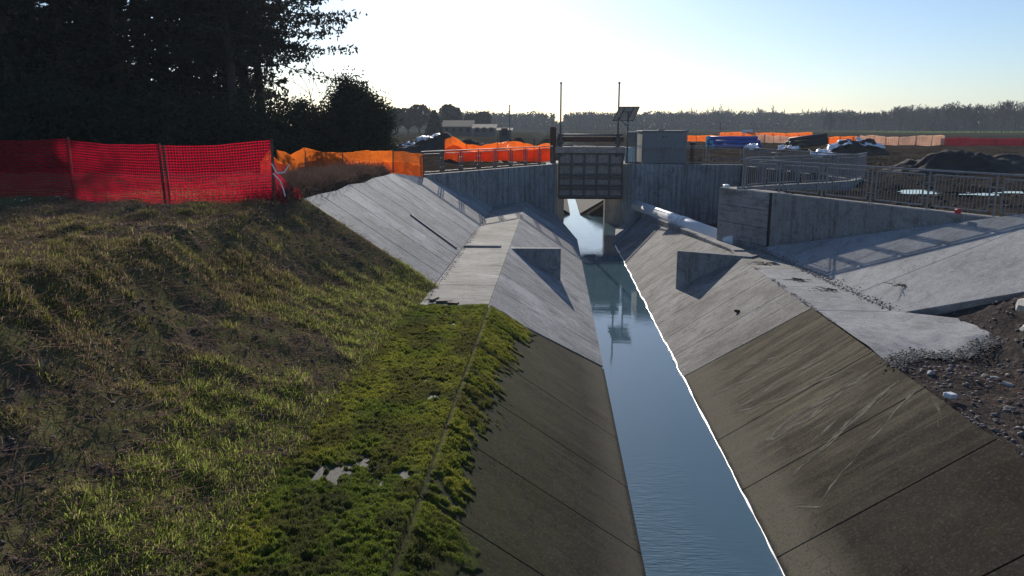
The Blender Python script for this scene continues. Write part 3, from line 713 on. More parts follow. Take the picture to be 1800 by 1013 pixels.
# solar panel on its post
sp_x = 4.62
t_s = thing('solar_panel', 'tilted solar panel on a thin post beside the grey control cabin', 'solar panel', (sp_x, 49.3, 4.1))
c = [Vector((3.72, 50.05, 6.74)), Vector((4.98, 50.0, 6.74)), Vector((5.25, 49.1, 7.56)), Vector((4.06, 49.15, 7.56))]
n = (c[1]-c[0]).cross(c[3]-c[0]).normalized(); n = n if n.y > 0 else -n
mb = MB(); mb.add([*c, *[p+n*.03 for p in c]], [(0, 1, 2, 3), (7, 6, 5, 4), (0, 4, 5, 1), (1, 5, 6, 2), (2, 6, 7, 3), (3, 7, 4, 0)]); mb.build('back_sheet', M['panel_back'], t_s)
mb = MB(); mb.add([p+n*.034 for p in c], [(0, 1, 2, 3)]); mb.build('solar_cells', M['cells'], t_s)
for i in range(4):
    mb = MB(); mb.bar(c[i], c[(i+1) % 4], .05, .05); mb.build('frame_bar', M['rib'], t_s)
for f in (.27, .72):
    mb = MB(); mb.bar(c[0].lerp(c[1], f)-n*.03, c[3].lerp(c[2], f)-n*.03, .05, .05); mb.build('mount_rail', M['galv_dark'], t_s)
mb = MB(); mb.bar(c[0].lerp(c[3], .7).lerp(c[1].lerp(c[2], .7), .27)-n*.06, c[0].lerp(c[3], .7).lerp(c[1].lerp(c[2], .7), .72)-n*.06, .06, .06); mb.build('cross_bar', M['galv_dark'], t_s)
mb = MB(); mb.tube((sp_x, 49.45, 4.1), (sp_x, 49.45, 7.25), .05, n=10); mb.build('post', M['galv_dark'], t_s, smooth=True)
mb = MB(); mb.tube((sp_x, 49.45, 6.35), (4.2, 49.9, 6.75), .03); mb.build('strut', M['galv_dark'], t_s)
t_c = thing('control_cabin', 'large grey box shaped control cabin on the wall behind the white pipe', 'cabin', (6.9, 51.2, 4.08))
mb = MB(); mb.box(5.55, 8.35, 49.55, 52.6, 4.08, 6.05); mb.build('wall', M['cabinet'], t_c, .02)
mb = MB(); mb.box(5.5, 8.42, 49.48, 52.7, 6.055, 6.13); mb.build('roof', M['cabinet'], t_c, .02)
for x in (6.8, 6.98):
    mb = MB(); mb.box(x, x+.09, 49.53, 49.548, 5.72, 5.78); mb.build('vent', M['black'], t_c)
mb = MB(); mb.box(6.6, 7.0, 50.2, 50.5, 6.132, 6.2); mb.build('roof_hatch', M['galv_dark'], t_c, .01)
for x in (5.62, 6.95):
    mb = MB(); mb.box(x, x+1.24, 49.525, 49.547, 4.2, 5.62); mb.build('door', M['cabinet'], t_c, .01)
for x, z in ((6.72, 4.9), (7.05, 4.9)):
    mb = MB(); mb.box(x, x+.08, 49.49, 49.523, z, z+.2); mb.build('handle', M['galv_dark'], t_c, .005)
mb = MB(); mb.tube((4.62, 49.42, 4.16), (5.58, 49.5, 4.16), .03, n=8); mb.tube((5.58, 49.5, 4.16), (5.58, 49.5, 5.9), .03, n=8); mb.build('conduit', M['galv_dark'], t_c)
t = thing('switch_box', 'narrow pale metal switch box between the solar post and cabin', 'switch box', (4.7, 49.3, 4.08))
mb = MB(); mb.box(4.5, 5.12, 49.5, 49.85, 4.08, 5.1); mb.build('box', M['pale'], t, .02)
mb = MB(); mb.box(4.55, 4.78, 49.47, 49.498, 4.14, 5.05); mb.build('door', M['pale'], t, .008)
mb = MB(); mb.box(4.84, 5.07, 49.47, 49.498, 4.14, 5.05); mb.build('door', M['pale'], t, .008)
t = thing('dark_cabinet', 'tall dark cabinet standing behind the pale switch box', 'cabinet', (5, 50.3, 4.08))
mb = MB(); mb.box(4.75, 5.3, 50.4, 51, 4.08, 6.0); mb.build('box', M['galv_dark'], t, .02)
mb = MB(); mb.box(4.7, 5.35, 50.35, 51.05, 6.003, 6.06); mb.build('lid', M['pale'], t, .01)

# white pipe
t = thing('white_pipe', 'thick white plastic pipe lying in the chamber behind the ledge', 'pipe', (6, 39, 1.7))
pa, pb = Vector((7.05, 29.9, 1.94)), Vector((5.12, 47.6, 1.62))
mb = MB(); mb.tube(pa, pb, .33, n=28); mb.build('barrel', M['pipe'], t, smooth=True)
for f in (.4,):
    mb = MB(); p = pa.lerp(pb, f); d = (pb-pa).normalized(); mb.tube(p-d*.45, p+d*.45, .36, n=28); mb.build('socket', M['pipe'], t, smooth=True)

# ================================================================ RAILINGS
def railing(pts, label, pickets=True, span=2.0, h=1.08, z=4.08, mat='galv', bw=.06):
    """posts with a handrail; each bay holds a framed panel"""
    t = thing('railing', label, 'railing', (pts[0][0], pts[0][1], z))
    for p, q in zip(pts[:-1], pts[1:]):
        p = Vector((p[0], p[1], z)); q = Vector((q[0], q[1], z)); L = (q-p).length; n = max(1, round(L/span)); d = (q-p)/L
        mb = MB(); mb.bar(p+Vector((0, 0, h)), q+Vector((0, 0, h)), .06, .05); mb.build('handrail', M[mat], t)
        for k in range(n):
            a = p+d*(L*k/n); b = p+d*(L*(k+1)/n)
            mb = MB(); mb.bar(a, a+Vector((0, 0, h-.03)), bw, .025, d); mb.build('post', M[mat], t)
            g = .18; a2 = a+d*g; b2 = b-d*g
            mb = MB(); zt = Vector((0, 0, h-.12)); zb = Vector((0, 0, .1))
            mb.bar(a2+zb, a2+zt, .03, .04, d); mb.bar(b2+zb, b2+zt, .03, .04, d); mb.bar(a2+zt, b2+zt, .035, .035); mb.bar(a2+zb, b2+zb, .035, .035)
            for c_ in (a2, b2):
                for zz in (.3, .75):
                    e = a if c_ is a2 else b; mb.bar(c_+Vector((0, 0, zz)), e+Vector((0, 0, zz)), .02, .02)
            fr = mb.build('panel_frame', M[mat], t)
            if pickets:
                mb = MB(); m_ = int((b2-a2).length/.11)
                for i in range(1, m_):
                    c_ = a2+(b2-a2)*i/m_; mb.bar(c_+zb, c_+zt, .014, .014, d)
                o = mb.build('picket', M[mat], fr); o['kind'] = 'stuff'
        mb = MB(); mb.bar(q, q+Vector((0, 0, h-.03)), bw, .025, d); mb.build('post', M[mat], t)
    return t
def mid(a, b, d): p, q = offs(np.array(a), np.array(b), d); return [tuple(p), tuple(q)]
railing(mid(LW0, LW1, .2), 'brown grey steel railing on top of the left wing wall', False, 1.65, 1.1, 4.07, 'galv_dark')
railing(mid(RW0+(RW1-RW0)*.07, RW1, .2), 'long grey picket railing on top of the right wing wall', True, 2.1, 1.1, 4.07)
railing(mid((4.95, 49), (11.7, 48.65), .2), 'grey open railing on the back wall in front of the cabin', False, 2.2, 1.1, 4.09)
railing([(11.75, 48.8), (13.95, 35.65)], 'far straight leg of the picket railing on the chamber wall', True, 2.2, 1.1, 4.01)
railing([(x, y-.12) for x, y in cv], 'curved grey picket railing turning back to the right wing wall', True, 2.0, 1.1, 4.13)

# ================================================================ SAFETY NETS
def net(pts, zs, hs, mat, cell=.07, strand=.022, crumple=.05, seed=0, sag=.0, parent=None, name='net'):
    """net of real strands along a polyline. pts [(x,y)], zs base z, hs height per point"""
    pts = np.array(pts, float); zs = np.array(zs, float); hs = np.array(hs, float)
    L = np.concatenate([[0], np.cumsum(np.linalg.norm(np.diff(pts, axis=0), axis=1))]); n = max(2, int(L[-1]/cell)); s = np.linspace(0, L[-1], n+1)
    m_ = max(2, int(hs.max()/cell))
    def P(si, vi):
        x = np.interp(si, L, pts[:, 0]); y = np.interp(si, L, pts[:, 1]); z = np.interp(si, L, zs); h = np.interp(si, L, hs)
        dx = np.interp(si, L, np.gradient(pts[:, 0], L)); dy = np.interp(si, L, np.gradient(pts[:, 1], L))
        c = (fbm(si*1.1, vi*1.4+seed, seed, 4)-.5)*2*crumple; hh = h*(1-sag*(fbm(si*1.3, si*0+seed, seed+3, 3)))
        return np.stack([x-dy*c, y+dx*c, z+vi*hh+(fbm(si*1.7, vi*2., seed+9, 3)-.5)*crumple*.8], -1)
    Vs = []; Fs = []; k = 0
    for j in range(m_+1):                       # long strands
        vi = np.full(n+1, j/m_); w = strand*1.3/2/np.interp(s, L, hs)
        a = P(s, vi-w); b = P(s, vi+w); Vs.append(np.stack([a, b], 1).reshape(-1, 3))
        i = np.arange(n)*2+k; Fs.append(np.stack([i, i+2, i+3, i+1], -1)); k += 2*(n+1)
    for i_ in range(n+1):                       # upright strands
        vj = np.linspace(0, 1, max(3, m_//2)); q = len(vj)
        a = P(np.full(q, s[i_]-strand/2), vj); b = P(np.full(q, s[i_]+strand/2), vj); Vs.append(np.stack([a, b], 1).reshape(-1, 3))
        i = np.arange(q-1)*2+k; Fs.append(np.stack([i, i+2, i+3, i+1], -1)); k += 2*q
    return link(name, np_mesh(name, np.concatenate(Vs), np.concatenate(Fs), True), M[mat], parent)
def stake(p, h, parent, r=.03, mat='wood', lean=(0, 0)):
    mb = MB(); mb.tube(p, (p[0]+lean[0], p[1]+lean[1], p[2]+h), r, r*.9, 7); return mb.build('stake', M[mat], parent)
def gz(x, y): return float(ground_z(np.array([x]), np.array([y]))[0])

t = thing('safety_net_fence', 'long red plastic safety net fence on stakes in front of the dark trees', 'safety fence', (-10, 19.5, 4.4))
fp = [(-20, 22.2), (-16.2, 21.2), (-13.0, 20.2), (-9.95, 19.25), (-7.35, 19.9)]
for a, b in zip(fp[:-1], fp[1:]):
    za, zb = gz(*a)+.02, gz(*b)+.02
    net([a, ((a[0]+b[0])/2, (a[1]+b[1])/2), b], [za, (za+zb)/2, zb], [1.55, 1.5, 1.58], 'net_red', .07, .015, .05, int(abs(a[0])*7), 0, t)
    lo = [(a[0], a[1]-.09), ((a[0]+b[0])/2, (a[1]+b[1])/2-.12), (b[0], b[1]-.09)]
    net(lo, [za-.03, (za+zb)/2, zb], [.78, .72, .85], 'net_red', .085, .011, .09, int(abs(b[0])*9)+3, .1, t)
for i, p in enumerate(fp):
    stake((p[0], p[1]+.05, gz(*p)-.2), 1.85, t, .035, 'wood', (-.05 if i == 3 else .03, 0))
    if i == 3: stake((p[0]+.12, p[1]+.05, gz(*p)-.2), 1.8, t, .03, 'wood', (-.06, 0))
# crumpled end flap of the red fence
net([(-7.35, 19.9), (-7.1, 20.1), (-7.2, 20.5), (-6.95, 20.8)], [4.25]*4, [1.3, .9, .75, .5], 'net_red', .08, .016, .16, 44, .3, t, 'net_flap')
mb = MB(); pts = [(-7.33, 19.85, 5.45), (-7.2, 19.85, 5.2), (-7.0, 19.85, 5.22), (-6.88, 19.9, 5.42)]
for p, q in zip(pts[:-1], pts[1:]): mb.tube(p, q, .02)
mb.build('tie_cord', M['white'], t)
mb = MB(); pts = [(-7.3, 19.83, 5.2), (-7.12, 19.83, 5.0), (-7.05, 19.85, 4.75), (-7.02, 19.85, 4.6)]
for p, q in zip(pts[:-1], pts[1:]): mb.tube(p, q, .018)
mb.build('tie_cord', M['white'], t)

t = thing('safety_net_fence', 'orange safety net fence draped from the bush to the left wing wall', 'safety fence', (-8.5, 35, 4.4))
op = [(-13.2, 36.6), (-12.4, 36.2), (-11.7, 36.0), (-11.0, 36.6), (-10.0, 36.3), (-8.3, 35.2), (-7.3, 34.9), (-6.35, 37.45)]
oz = [4.3, 4.3, 4.3, 4.3, 4.3, 4.4, 4.3, 3.85]; oh = [1.3, .9, 1.35, 1.0, 1.12, 1.15, 1.15, 1.25]
oz = [gz(*p)+.02 for p in op[:-1]]+[3.85]
net(op, oz, oh, 'net_orange', .07, .026, .14, 3, .1, t)
net([(x, y+.12) for x, y in op[3:]], oz[3:], [h*.6 for h in oh[3:]], 'net_orange', .07, .026, .14, 13, .2, t)
for p, z in zip(op[::2]+[op[-1]], oz[::2]+[oz[-1]]): stake((p[0], p[1]+.04, z-.2), 1.35, t, .03, 'wood', (.04, 0))
for (x, y, h, s) in ((-12.3, 33.4, 1.25, 5), (-10.9, 29.8, .95, 6), (-11.6, 31.5, 1.1, 7)):
    lab = {5: 'crumpled orange net bundle rising beside the evergreen bush', 6: 'small crumpled reddish net scrap standing in the brush', 7: 'torn orange net strip hanging between brush and bush'}[s]
    t2 = thing('torn_net', lab, 'torn net', (x, y, 4.3))
    net([(x-.5, y), (x-.15, y+.2), (x+.1, y-.05), (x+.45, y+.2)], [gz(x, y)]*4, [h*.55, h, h*.75, h*.4], 'net_orange' if s != 6 else 'net_rust', .06, .03, .2, s, .3, t2)
    stake((x-.12, y+.1, gz(x, y)-.2), h, t2, .025)
t = thing('safety_net_fence', 'orange safety net fence sagging behind the left railing', 'safety fence', (-4, 56, 4))
op = [(-7.8, 55.5), (-7.2, 55), (-6.2, 55.2), (-5.2, 55), (-4, 55.4), (-2.8, 55), (-1.4, 55.2), (-.2, 54.8)]
net(op, [4.0]*8, [1.5, 1.75, 1.2, 1.05, 1.35, 1.4, 1.15, 1.3], 'net_orange', .08, .045, .2, 17, .12, t)
net([(x, y+.2) for x, y in op], [4.0]*8, [1., 1.3, .8, .8, 1.0, .9, .9, 1.], 'net_orange', .08, .045, .2, 27, .12, t)
for p in op[::2]+[op[-1]]: stake((p[0], p[1]+.05, 3.8), 1.7, t)
# far fences across the site
def far_fence(x0, x1, y0, y1, h, mat, label, seed, n=8):
    t = thing('safety_net_fence', label, 'safety fence', (x0, y0, 4))
    f = np.linspace(0, 1, n); p = [(x0+(x1-x0)*k, y0+(y1-y0)*k+.6*math.sin(k*9+seed)) for k in f]
    net(p, [gz(*q) for q in p], [h*(.85+.3*random.random()) for q in p], mat, .24, .15, .2, seed, .15, t)
    for q in p: stake((q[0], q[1]+.1, gz(*q)-.2), h+.35, t, .05)
far_fence(21, 27, 128, 128, .9, 'net_orange', 'short bright orange net fence right of the grey cabin, far off', 51, 4)
far_fence(30, 35.5, 118, 116, 1.05, 'net_pale', 'pale peach net fence between blue and black pipe stacks', 52, 6)
far_fence(35, 44, 112, 108, 1.0, 'net_orange', 'orange net fence behind the black pipe stack', 53, 7)
far_fence(39.5, 49.5, 104, 102, 1.15, 'net_pale', 'pale peach net fence beyond the white sheeted heap', 54, 7)
far_fence(49, 100, 103, 98, .95, 'net_far', 'long far red net fence above the earth mound', 55, 16)
far_fence(31, 48, 150, 148, 1.2, 'net_orange', 'thin far orange net line behind the blue pipes', 56, 8)

# ================================================================ SITE OBJECTS
def pipe_stack(name, label, x0, x1, y, n, r, mat, capmat, tilt=0, lift=0):
    t = thing(name, label, 'pipe stack', ((x0+x1)/2, y, 4))
    z0 = 4.0
    k = 0
    for row in range(len(n)):
        for i in range(n[row]):
            yy = y+(i-(n[row]-1)/2)*2*r; z = z0+r+row*1.75*r; j = random.uniform(-.25, .25)
            mb = MB(); mb.tube((x0+j, yy, z), (x1+j, yy, z+tilt), r, n=12); o = mb.build('pipe', M[mat], t, smooth=True)
            if capmat:
                mb = MB(); mb.tube((x0+j-.06, yy, z-.005), (x0+j+.25, yy, z), r*1.06, n=12); mb.build('pipe_cap', M[capmat], o)
pipe_stack('blue_pipe_stack', 'stack of blue plastic pipes lying on the muddy site', 17.2, 22.6, 88, [4, 3, 2], .24, 'bluetarp', 'cyan')
pipe_stack('black_pipe_stack', 'stack of black plastic pipes leaning up to the right on the mud', 24.8, 28.6, 84, [4, 3, 2], .22, 'black', None, .5)

def mound(name, label, cx, cy, a, b, h, mat, seed, cat='heap', rz=0, z0=3.85, parent=None, n=44):
    u = np.linspace(-1, 1, n); U, V = np.meshgrid(u, u); d = np.sqrt(U*U+V*V)
    hh = h*np.clip(1-d, 0, 1)**.6*(.15+1.5*fbm(U*2.8+seed, V*2.8, seed, 5))+(fbm(U*11, V*11, seed+2, 4)-.5)*.28*h*(d < .95)
    xx = U*a; yy = V*b; c_, s_ = math.cos(rz), math.sin(rz)
    P_ = np.stack([cx+xx*c_-yy*s_, cy+xx*s_+yy*c_, z0+hh], -1).reshape(-1, 3); i = np.arange(n*n).reshape(n, n)
    me = np_mesh(name, P_, np.stack([i[:-1, :-1], i[:-1, 1:], i[1:, 1:], i[1:, :-1]], -1).reshape(-1, 4), True)
    o = link(name, me, M[mat], parent)
    if not parent: meta(o, label, cat)
    return o
mound('earth_mound', 'large dark earth mound behind the right railing', 21.9, 44, 3.9, 2.4, 1.2, 'heap', 4)
mound('earth_mound', 'low dark earth bank right of the large mound', 28, 50, 6, 2.5, .8, 'heap', 14)
mound('rubble_heap', 'dark rubble heap with white sheeting behind the orange net left of the gate', -10.5, 74, 5.8, 3, 1.9, 'heap', 6)
mound('rubble_heap', 'small dark heap near the gate behind the sagging orange net', -3.2, 70, 2.6, 2, 1.5, 'heap', 8)
def sheet(label, pts, seed, group=None):
    """crumpled white plastic sheet draped over 4 corners"""
    n = 16; u = np.linspace(0, 1, n); U, V = np.meshgrid(u, u); P = [np.array(p, float) for p in pts]
    B = ((1-U)*(1-V))[..., None]*P[0]+(U*(1-V))[..., None]*P[1]+(U*V)[..., None]*P[2]+((1-U)*V)[..., None]*P[3]
    B[..., 2] += (fbm(U*5+seed, V*5, seed, 3)-.3)*.5; B[..., 0] += (fbm(U*4, V*4+seed, seed+2, 2)-.5)*.5
    i = np.arange(n*n).reshape(n, n); me = np_mesh('plastic_sheet', B.reshape(-1, 3), np.stack([i[:-1, :-1], i[:-1, 1:], i[1:, 1:], i[1:, :-1]], -1).reshape(-1, 4), False)
    o = link('plastic_sheet', me, M['sheet']); md = o.modifiers.new('thick', 'SOLIDIFY'); md.thickness = .02
    meta(o, label, 'plastic sheet', 'white plastic sheets on the site')
sheet('white plastic sheet on the top of the left rubble heap', [(-13, 73, 5.0), (-10.6, 73, 5.3), (-10.6, 74.5, 5.6), (-12.6, 74.5, 5.4)], 1)
sheet('white plastic sheet sliding down the left side of the rubble heap', [(-15.2, 73, 4.25), (-13.2, 73, 4.7), (-13, 74, 4.9), (-14.6, 74, 4.6)], 2)
sheet('crumpled white sheet on the ground by the small dark heap', [(-5.2, 66, 4.1), (-3.6, 66, 4.2), (-3.4, 68, 4.9), (-4.8, 68, 4.8)], 3)
sheet('white sheet in front of the blue pipe stack', [(19.2, 80, 4.1), (20.8, 80, 4.1), (21, 81.6, 4.5), (20, 81.6, 4.5)], 4)
sheet('white sheet lying left of the black pipes', [(22.5, 80, 4.05), (24.8, 80, 4.05), (24.9, 81, 4.3), (22.9, 81, 4.3)], 5)
t_h = mound('rubble_heap', 'dark heap under white sheeting behind the curved railing', 26.2, 70, 3.2, 2.2, 1.6, 'heap', 24)
sheet('white sheeting over the left of the heap behind the curved railing', [(23.4, 68.6, 4.3), (25.4, 68.4, 4.9), (25.8, 70, 5.3), (23.9, 70, 4.7)], 6)
sheet('white sheeting over the right of the heap behind the curved railing', [(26.2, 68.5, 4.8), (28.4, 68.7, 4.5), (28.2, 70, 4.9), (26.4, 70, 5.3)], 7)
sheet('low crumpled white sheet beside the chamber railing posts', [(20.2, 62, 4.0), (21.9, 62, 4.05), (22, 63.5, 4.5), (20.4, 63.5, 4.4)], 8)

# small clutter
def stone(name, label, p, r, mat, seed, cat='stone', group=None, flat=.6):
    bm = bmesh.new(); bmesh.ops.create_icosphere(bm, subdivisions=2, radius=1)
    q = random.Random(seed); k = [q.uniform(.75, 1.25) for _ in range(3)]
    for v in bm.verts:
        f = 1+.28*math.sin(v.co.x*3+seed)*math.cos(v.co.y*2.7+seed*1.7)+q.uniform(-.06, .06); v.co = Vector((v.co.x*k[0], v.co.y*k[1], v.co.z*k[2]*flat))*r*f
    me = bpy.data.meshes.new(name); bm.to_mesh(me); bm.free()
    o = link(name, me, M[mat]); o.location = p; o.rotation_euler = (q.uniform(-.3, .3), q.uniform(-.3, .3), q.uniform(0, 6)); meta(o, label, cat, group); return o
stone('rock', 'dark lump of rock lying on the right canal slope below the fin', (5.25, 21.5, zr(5.25)+.04), .08, 'heap', 3)
for k, (x, y) in enumerate([(9.7, 15.5), (9.35, 14.9), (10.0, 14.7)]):
    stone('boulder', ['large pale boulder above the gravel at the right edge', 'flat pale slab stone below the large boulder', 'rounded pale boulder at the far right edge'][k], (x, y, gz(x, y)+.08), (.3, .26, .28)[k], 'stone_pale', k+20)
mb = MB(); mb.box(-.11, .11, -.07, .07, 0, .08); o = mb.build('broken_block', M['white'], bevel=.015); o.location = (6.62, 12.5, BZ-.02); o.rotation_euler = (.1, .15, .6); meta(o, 'small white broken block on the edge of the right canal slope', 'block')
for k, (x, y, L, a, lab) in enumerate([(-2.75, 18.95, .42, .2, 'dark wet timber offcut on the near end of the left berm'), (-3.05, 19.2, .35, 1.2, 'short dark board at the foot of the left upper slope'), (-2.5, 18.75, .3, -.3, 'broken dark board nearest the moss on the left berm')]):
    mb = MB(); mb.box(-L/2, L/2, -.07, .07, 0, .05); o = mb.build('timber_offcut', M['wood'], bevel=.01); o.location = (x, y, BZ+.015); o.rotation_euler = (0, 0, a); meta(o, lab, 'timber')
for k, (x, y, lab) in enumerate([(7.1, 22.4, 'leafy dark twig debris in the middle of the right berm'), (7.5, 21.0, 'small dark twig litter beside the apron on the right berm'), (6.9, 25.0, 'dark debris lump at the far end of the right berm'), (8.9, 19.6, 'dark clod lying on the lower apron')]):
    P0_ = rng.normal(size=(26, 3))*np.array([.16, .1, .012])+np.array([x, y, (BZ if k < 3 else apz(x, y))+.03]); d = rng.normal(size=(26, 3))*np.array([.14, .08, .02])
    V, F = segs(P0_, P0_+d, np.full(26, .012), np.full(26, .006)); o = link('twig_debris', np_mesh('twig_debris', V, F), M['bark']); meta(o, lab, 'debris')
mb = MB(); mb.box(6.55, 6.75, 30.0, 30.35, 4.07, 4.2); o = mb.build('concrete_offcut', M['white'], bevel=.02); meta(o, 'white offcut left on the end of the right wing wall', 'offcut')
mb = MB(); mb.box(10.95, 11.08, 21.45, 21.6, 4.07, 4.2); meta(mb.build('red_marker', M['redcloth'], bevel=.02), 'small red marker on the right wing wall at the frame edge', 'marker')
t = thing('site_post', 'thick dark post standing behind the back wall railing', 'post', (8.85, 50.4, 4.0))
mb = MB(); mb.tube((8.85, 50.4, 3.9), (8.85, 50.4, 5.25), .14, n=10); mb.build('shaft', M['wood'], t); mb = MB(); mb.tube((8.85, 50.4, 5.25), (8.85, 50.4, 5.4), .2, n=10); mb.build('cap', M['black'], t)

# ================================================================ GREENERY
# moss on the left berm and the top of the old slope (real relief over the slabs)
u = np.arange(0, 4.6, .032); v = np.arange(2.2, 19.1, .034); U, V = np.meshgrid(u, v)
XB = -3.75; Wb = XL-XB                                   # berm width, then down the slope
on = U < Wb; D = U-Wb; cs, sn = S/math.hypot(1, S), 1/math.hypot(1, S)
x = np.where(on, XB+U, XL+D*cs); z0 = np.where(on, BZ+.012, BZ-D*sn+.012)
lim = .62+.55*sst(6, 17, V)*1.0+(fbm(V*.55, U*.3, 2, 4)-.5)*1.3      # reach of the moss down the slope
cov = sst(-.35, .8, lim-D+.5*(fbm(x*6, V*6, 29, 4)-.5))
wx_ = x+.12*(fbm(x*4, V*4, 91, 3)-.5); wy_ = V+.12*(fbm(x*4, V*4, 95, 3)-.5)
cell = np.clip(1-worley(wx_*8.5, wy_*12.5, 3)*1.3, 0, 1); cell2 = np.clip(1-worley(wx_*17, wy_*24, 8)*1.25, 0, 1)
den = fbm(x*1.1, V*1.1, 12, 5); fray = fbm(x*9, V*9, 15, 4)
bare = sst(.36, .50, den+.15+.75*(fray-.5)+.10*sst(.25, .7, np.abs(x+2.7)))
cov = cov*np.where(on, bare, sst(.38, .56, den+.9*(fray-.5)+.5*cov-.18))
crack = np.exp(-((D-.02)/.03)**2)*(.75+.5*fbm(V*2, V*0, 5, 3))+np.where(on, 0, np.exp(-(((V-10.73) % 2.2)/.06)**2)+np.exp(-(((V-10.73) % 2.2-2.2)/.06)**2))
cov = cov*np.clip(1-crack*1.2, 0, 1)*sst(19.0, 18.3, V+.4*(fbm(x*3, V*3, 7, 3)-.5)+np.where(on, 0, (D)*-.2))
amp = .35+1.3*fbm(x*2.3, V*2.3, 18, 3)
hm = cov*(.002+cov*amp*(.060*cell**.8*(.3+den)+.024*cell2)+.025*(fray-.4))-(1-sst(.05, .3, cov))*.035
x2 = x+np.where(on, 0, sn*hm); z = z0+np.where(on, hm, cs*hm)
hue = fbm(x*.8, V*.8, 44, 4); yel = sst(.35, .7, hue)[..., None]
br_ = sst(.47, .60, fbm(x*2.3, V*2.3, 46, 5))[..., None]; tint = (1-yel)*np.array([.11, .15, .016])+yel*np.array([.22, .225, .026]); tint = tint*(1-.6*br_)+br_*.6*np.array([.06, .05, .022])
gap = sst(.30, .10, cell+.35*cell2*fray)[..., None]*.85; tint = tint*(1-gap)+gap*np.array([.03, .026, .016])  # shade between the clumps put into the tint as a dark soil brown
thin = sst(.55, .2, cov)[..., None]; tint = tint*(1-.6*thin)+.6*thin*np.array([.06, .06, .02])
i = np.arange(U.size).reshape(U.shape)
me = np_mesh('moss', np.stack([x2, V, z], -1).reshape(-1, 3), np.stack([i[:-1, :-1], i[:-1, 1:], i[1:, 1:], i[1:, :-1]], -1).reshape(-1, 4), True)
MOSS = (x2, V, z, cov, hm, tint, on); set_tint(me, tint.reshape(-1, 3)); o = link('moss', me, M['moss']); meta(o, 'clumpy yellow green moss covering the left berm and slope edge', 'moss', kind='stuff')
# concrete under the moss
t_om = thing('canal_berm', 'old mossy concrete berm showing through in pale wet patches, left foreground', 'concrete berm', (-2.4, 10, BZ))
for k in range(len(JO)-1):
    y1 = JO[k+1] if k < len(JO)-2 else 18.5
    slab('concrete_slab', [(XL-.06, JO[k], BZ), (XL-.06, y1, BZ), (-3.7, y1, BZ), (-3.7, JO[k], BZ)], .15, M['bench_wet'], t_om, .01)

# grass blades
def blades(px, py, pz, n_per, spread, hgt, wid, lean, colA, colB, straw, seed):
    k = len(px); N = k*n_per; r_ = np.random.default_rng(seed)
    cx = np.repeat(px, n_per); cy = np.repeat(py, n_per); hh = np.repeat(hgt, n_per)*r_.uniform(.45, 1.2, N); st = np.repeat(straw, n_per)
    x = cx+r_.normal(0, spread, N); y = cy+r_.normal(0, spread, N); zz = ground_z(x, y)-.02
    a = r_.uniform(0, 2*np.pi, N); ln = np.abs(r_.normal(lean, .35, N))*hh
    dx, dy = np.cos(a), np.sin(a); out = np.stack([x-cx, y-cy], -1); out /= np.linalg.norm(out, axis=1, keepdims=True)+.01
    dx = dx*.6+out[:, 0]*.7; dy = dy*.6+out[:, 1]*.7+.0
    b = r_.uniform(0, 2*np.pi, N); wx, wy = np.cos(b)*wid/2, np.sin(b)*wid/2
    P0 = np.stack([x, y, zz], -1); P1 = P0+np.stack([dx*ln*.35, dy*ln*.35, hh*.62], -1); P2 = P0+np.stack([dx*ln, dy*ln, hh*(1-.35*np.clip(ln/hh, 0, 1.4))], -1)
    W_ = np.stack([wx, wy, wx*0], -1)
    Vv = np.stack([P0-W_, P0+W_, P1+W_*.75, P1-W_*.75, P2], 1).reshape(-1, 3); bs = (np.arange(N)*5)[:, None]
    tri = np.concatenate([bs+np.array([[0, 1, 2]]), bs+np.array([[0, 2, 3]]), bs+np.array([[3, 2, 4]])], 0)
    f = r_.uniform(0, 1, N)[:, None]; g = colA*(1-f)+colB*f; isst = (r_.uniform(0, 1, N) < st)[:, None]
    gz_ = sst(-6.4, -4.2, x-.35*(fbm(x*.8, y*.8, 83, 3)-.5)*4)[:, None]; g = g*(.85+.75*gz_)*np.where(gz_ > .5, np.array([[.95, 1.06, .9]]), 1)
    c = np.where(isst, np.array([[.40, .29, .19]])*(.3+.8*f), g); c = np.repeat(c, 5, axis=0)
    return Vv, tri, c
def scatter(n, x0, x1, y0, y1, fn):
    x = rng.uniform(x0, x1, n); y = y0+(y1-y0)*rng.uniform(0, 1, n)**1.15; k = rng.uniform(0, 1, n) < fn(x, y); return x[k], y[k]
def lush(x, y): return sst(.42, .60, fbm(x*.5, y*.4, 61, 4)+.17*sst(-5.6, -4.0, x)-.10*np.exp(-((x+6.0-.06*y)/1.1)**2)+.04*sst(-7, -8.5, x))
A, B = np.array([[.115, .13, .028]]), np.array([[.32, .315, .085]])
parts = []
px, py = scatter(15000, -11, -3.3, 2.6, 21.2, lambda x, y: .22+.9*lush(x, y)*sst(.3, .55, fbm(x*1.6, y*1.6, 71, 3)+.08))
parts.append(blades(px, py, None, 30, .06, .045+.085*lush(px, py)*rng.uniform(.4, 1.3, len(px)), .009, .9, A, B, np.clip(.25+.45*(1-lush(px, py))+.3*sst(-4.6, -6.2, px), 0, .85), 1))
px, py = scatter(7500, -20, -6.8, 9, 26, lambda x, y: .25+.6*fbm(x*.8, y*.8, 75, 4))
parts.append(blades(px, py, None, 14, .07, np.full(len(px), .10)*rng.uniform(.5, 1.2, len(px)), .018, .8, A*.9, B*.95, np.full(len(px), .5), 2))
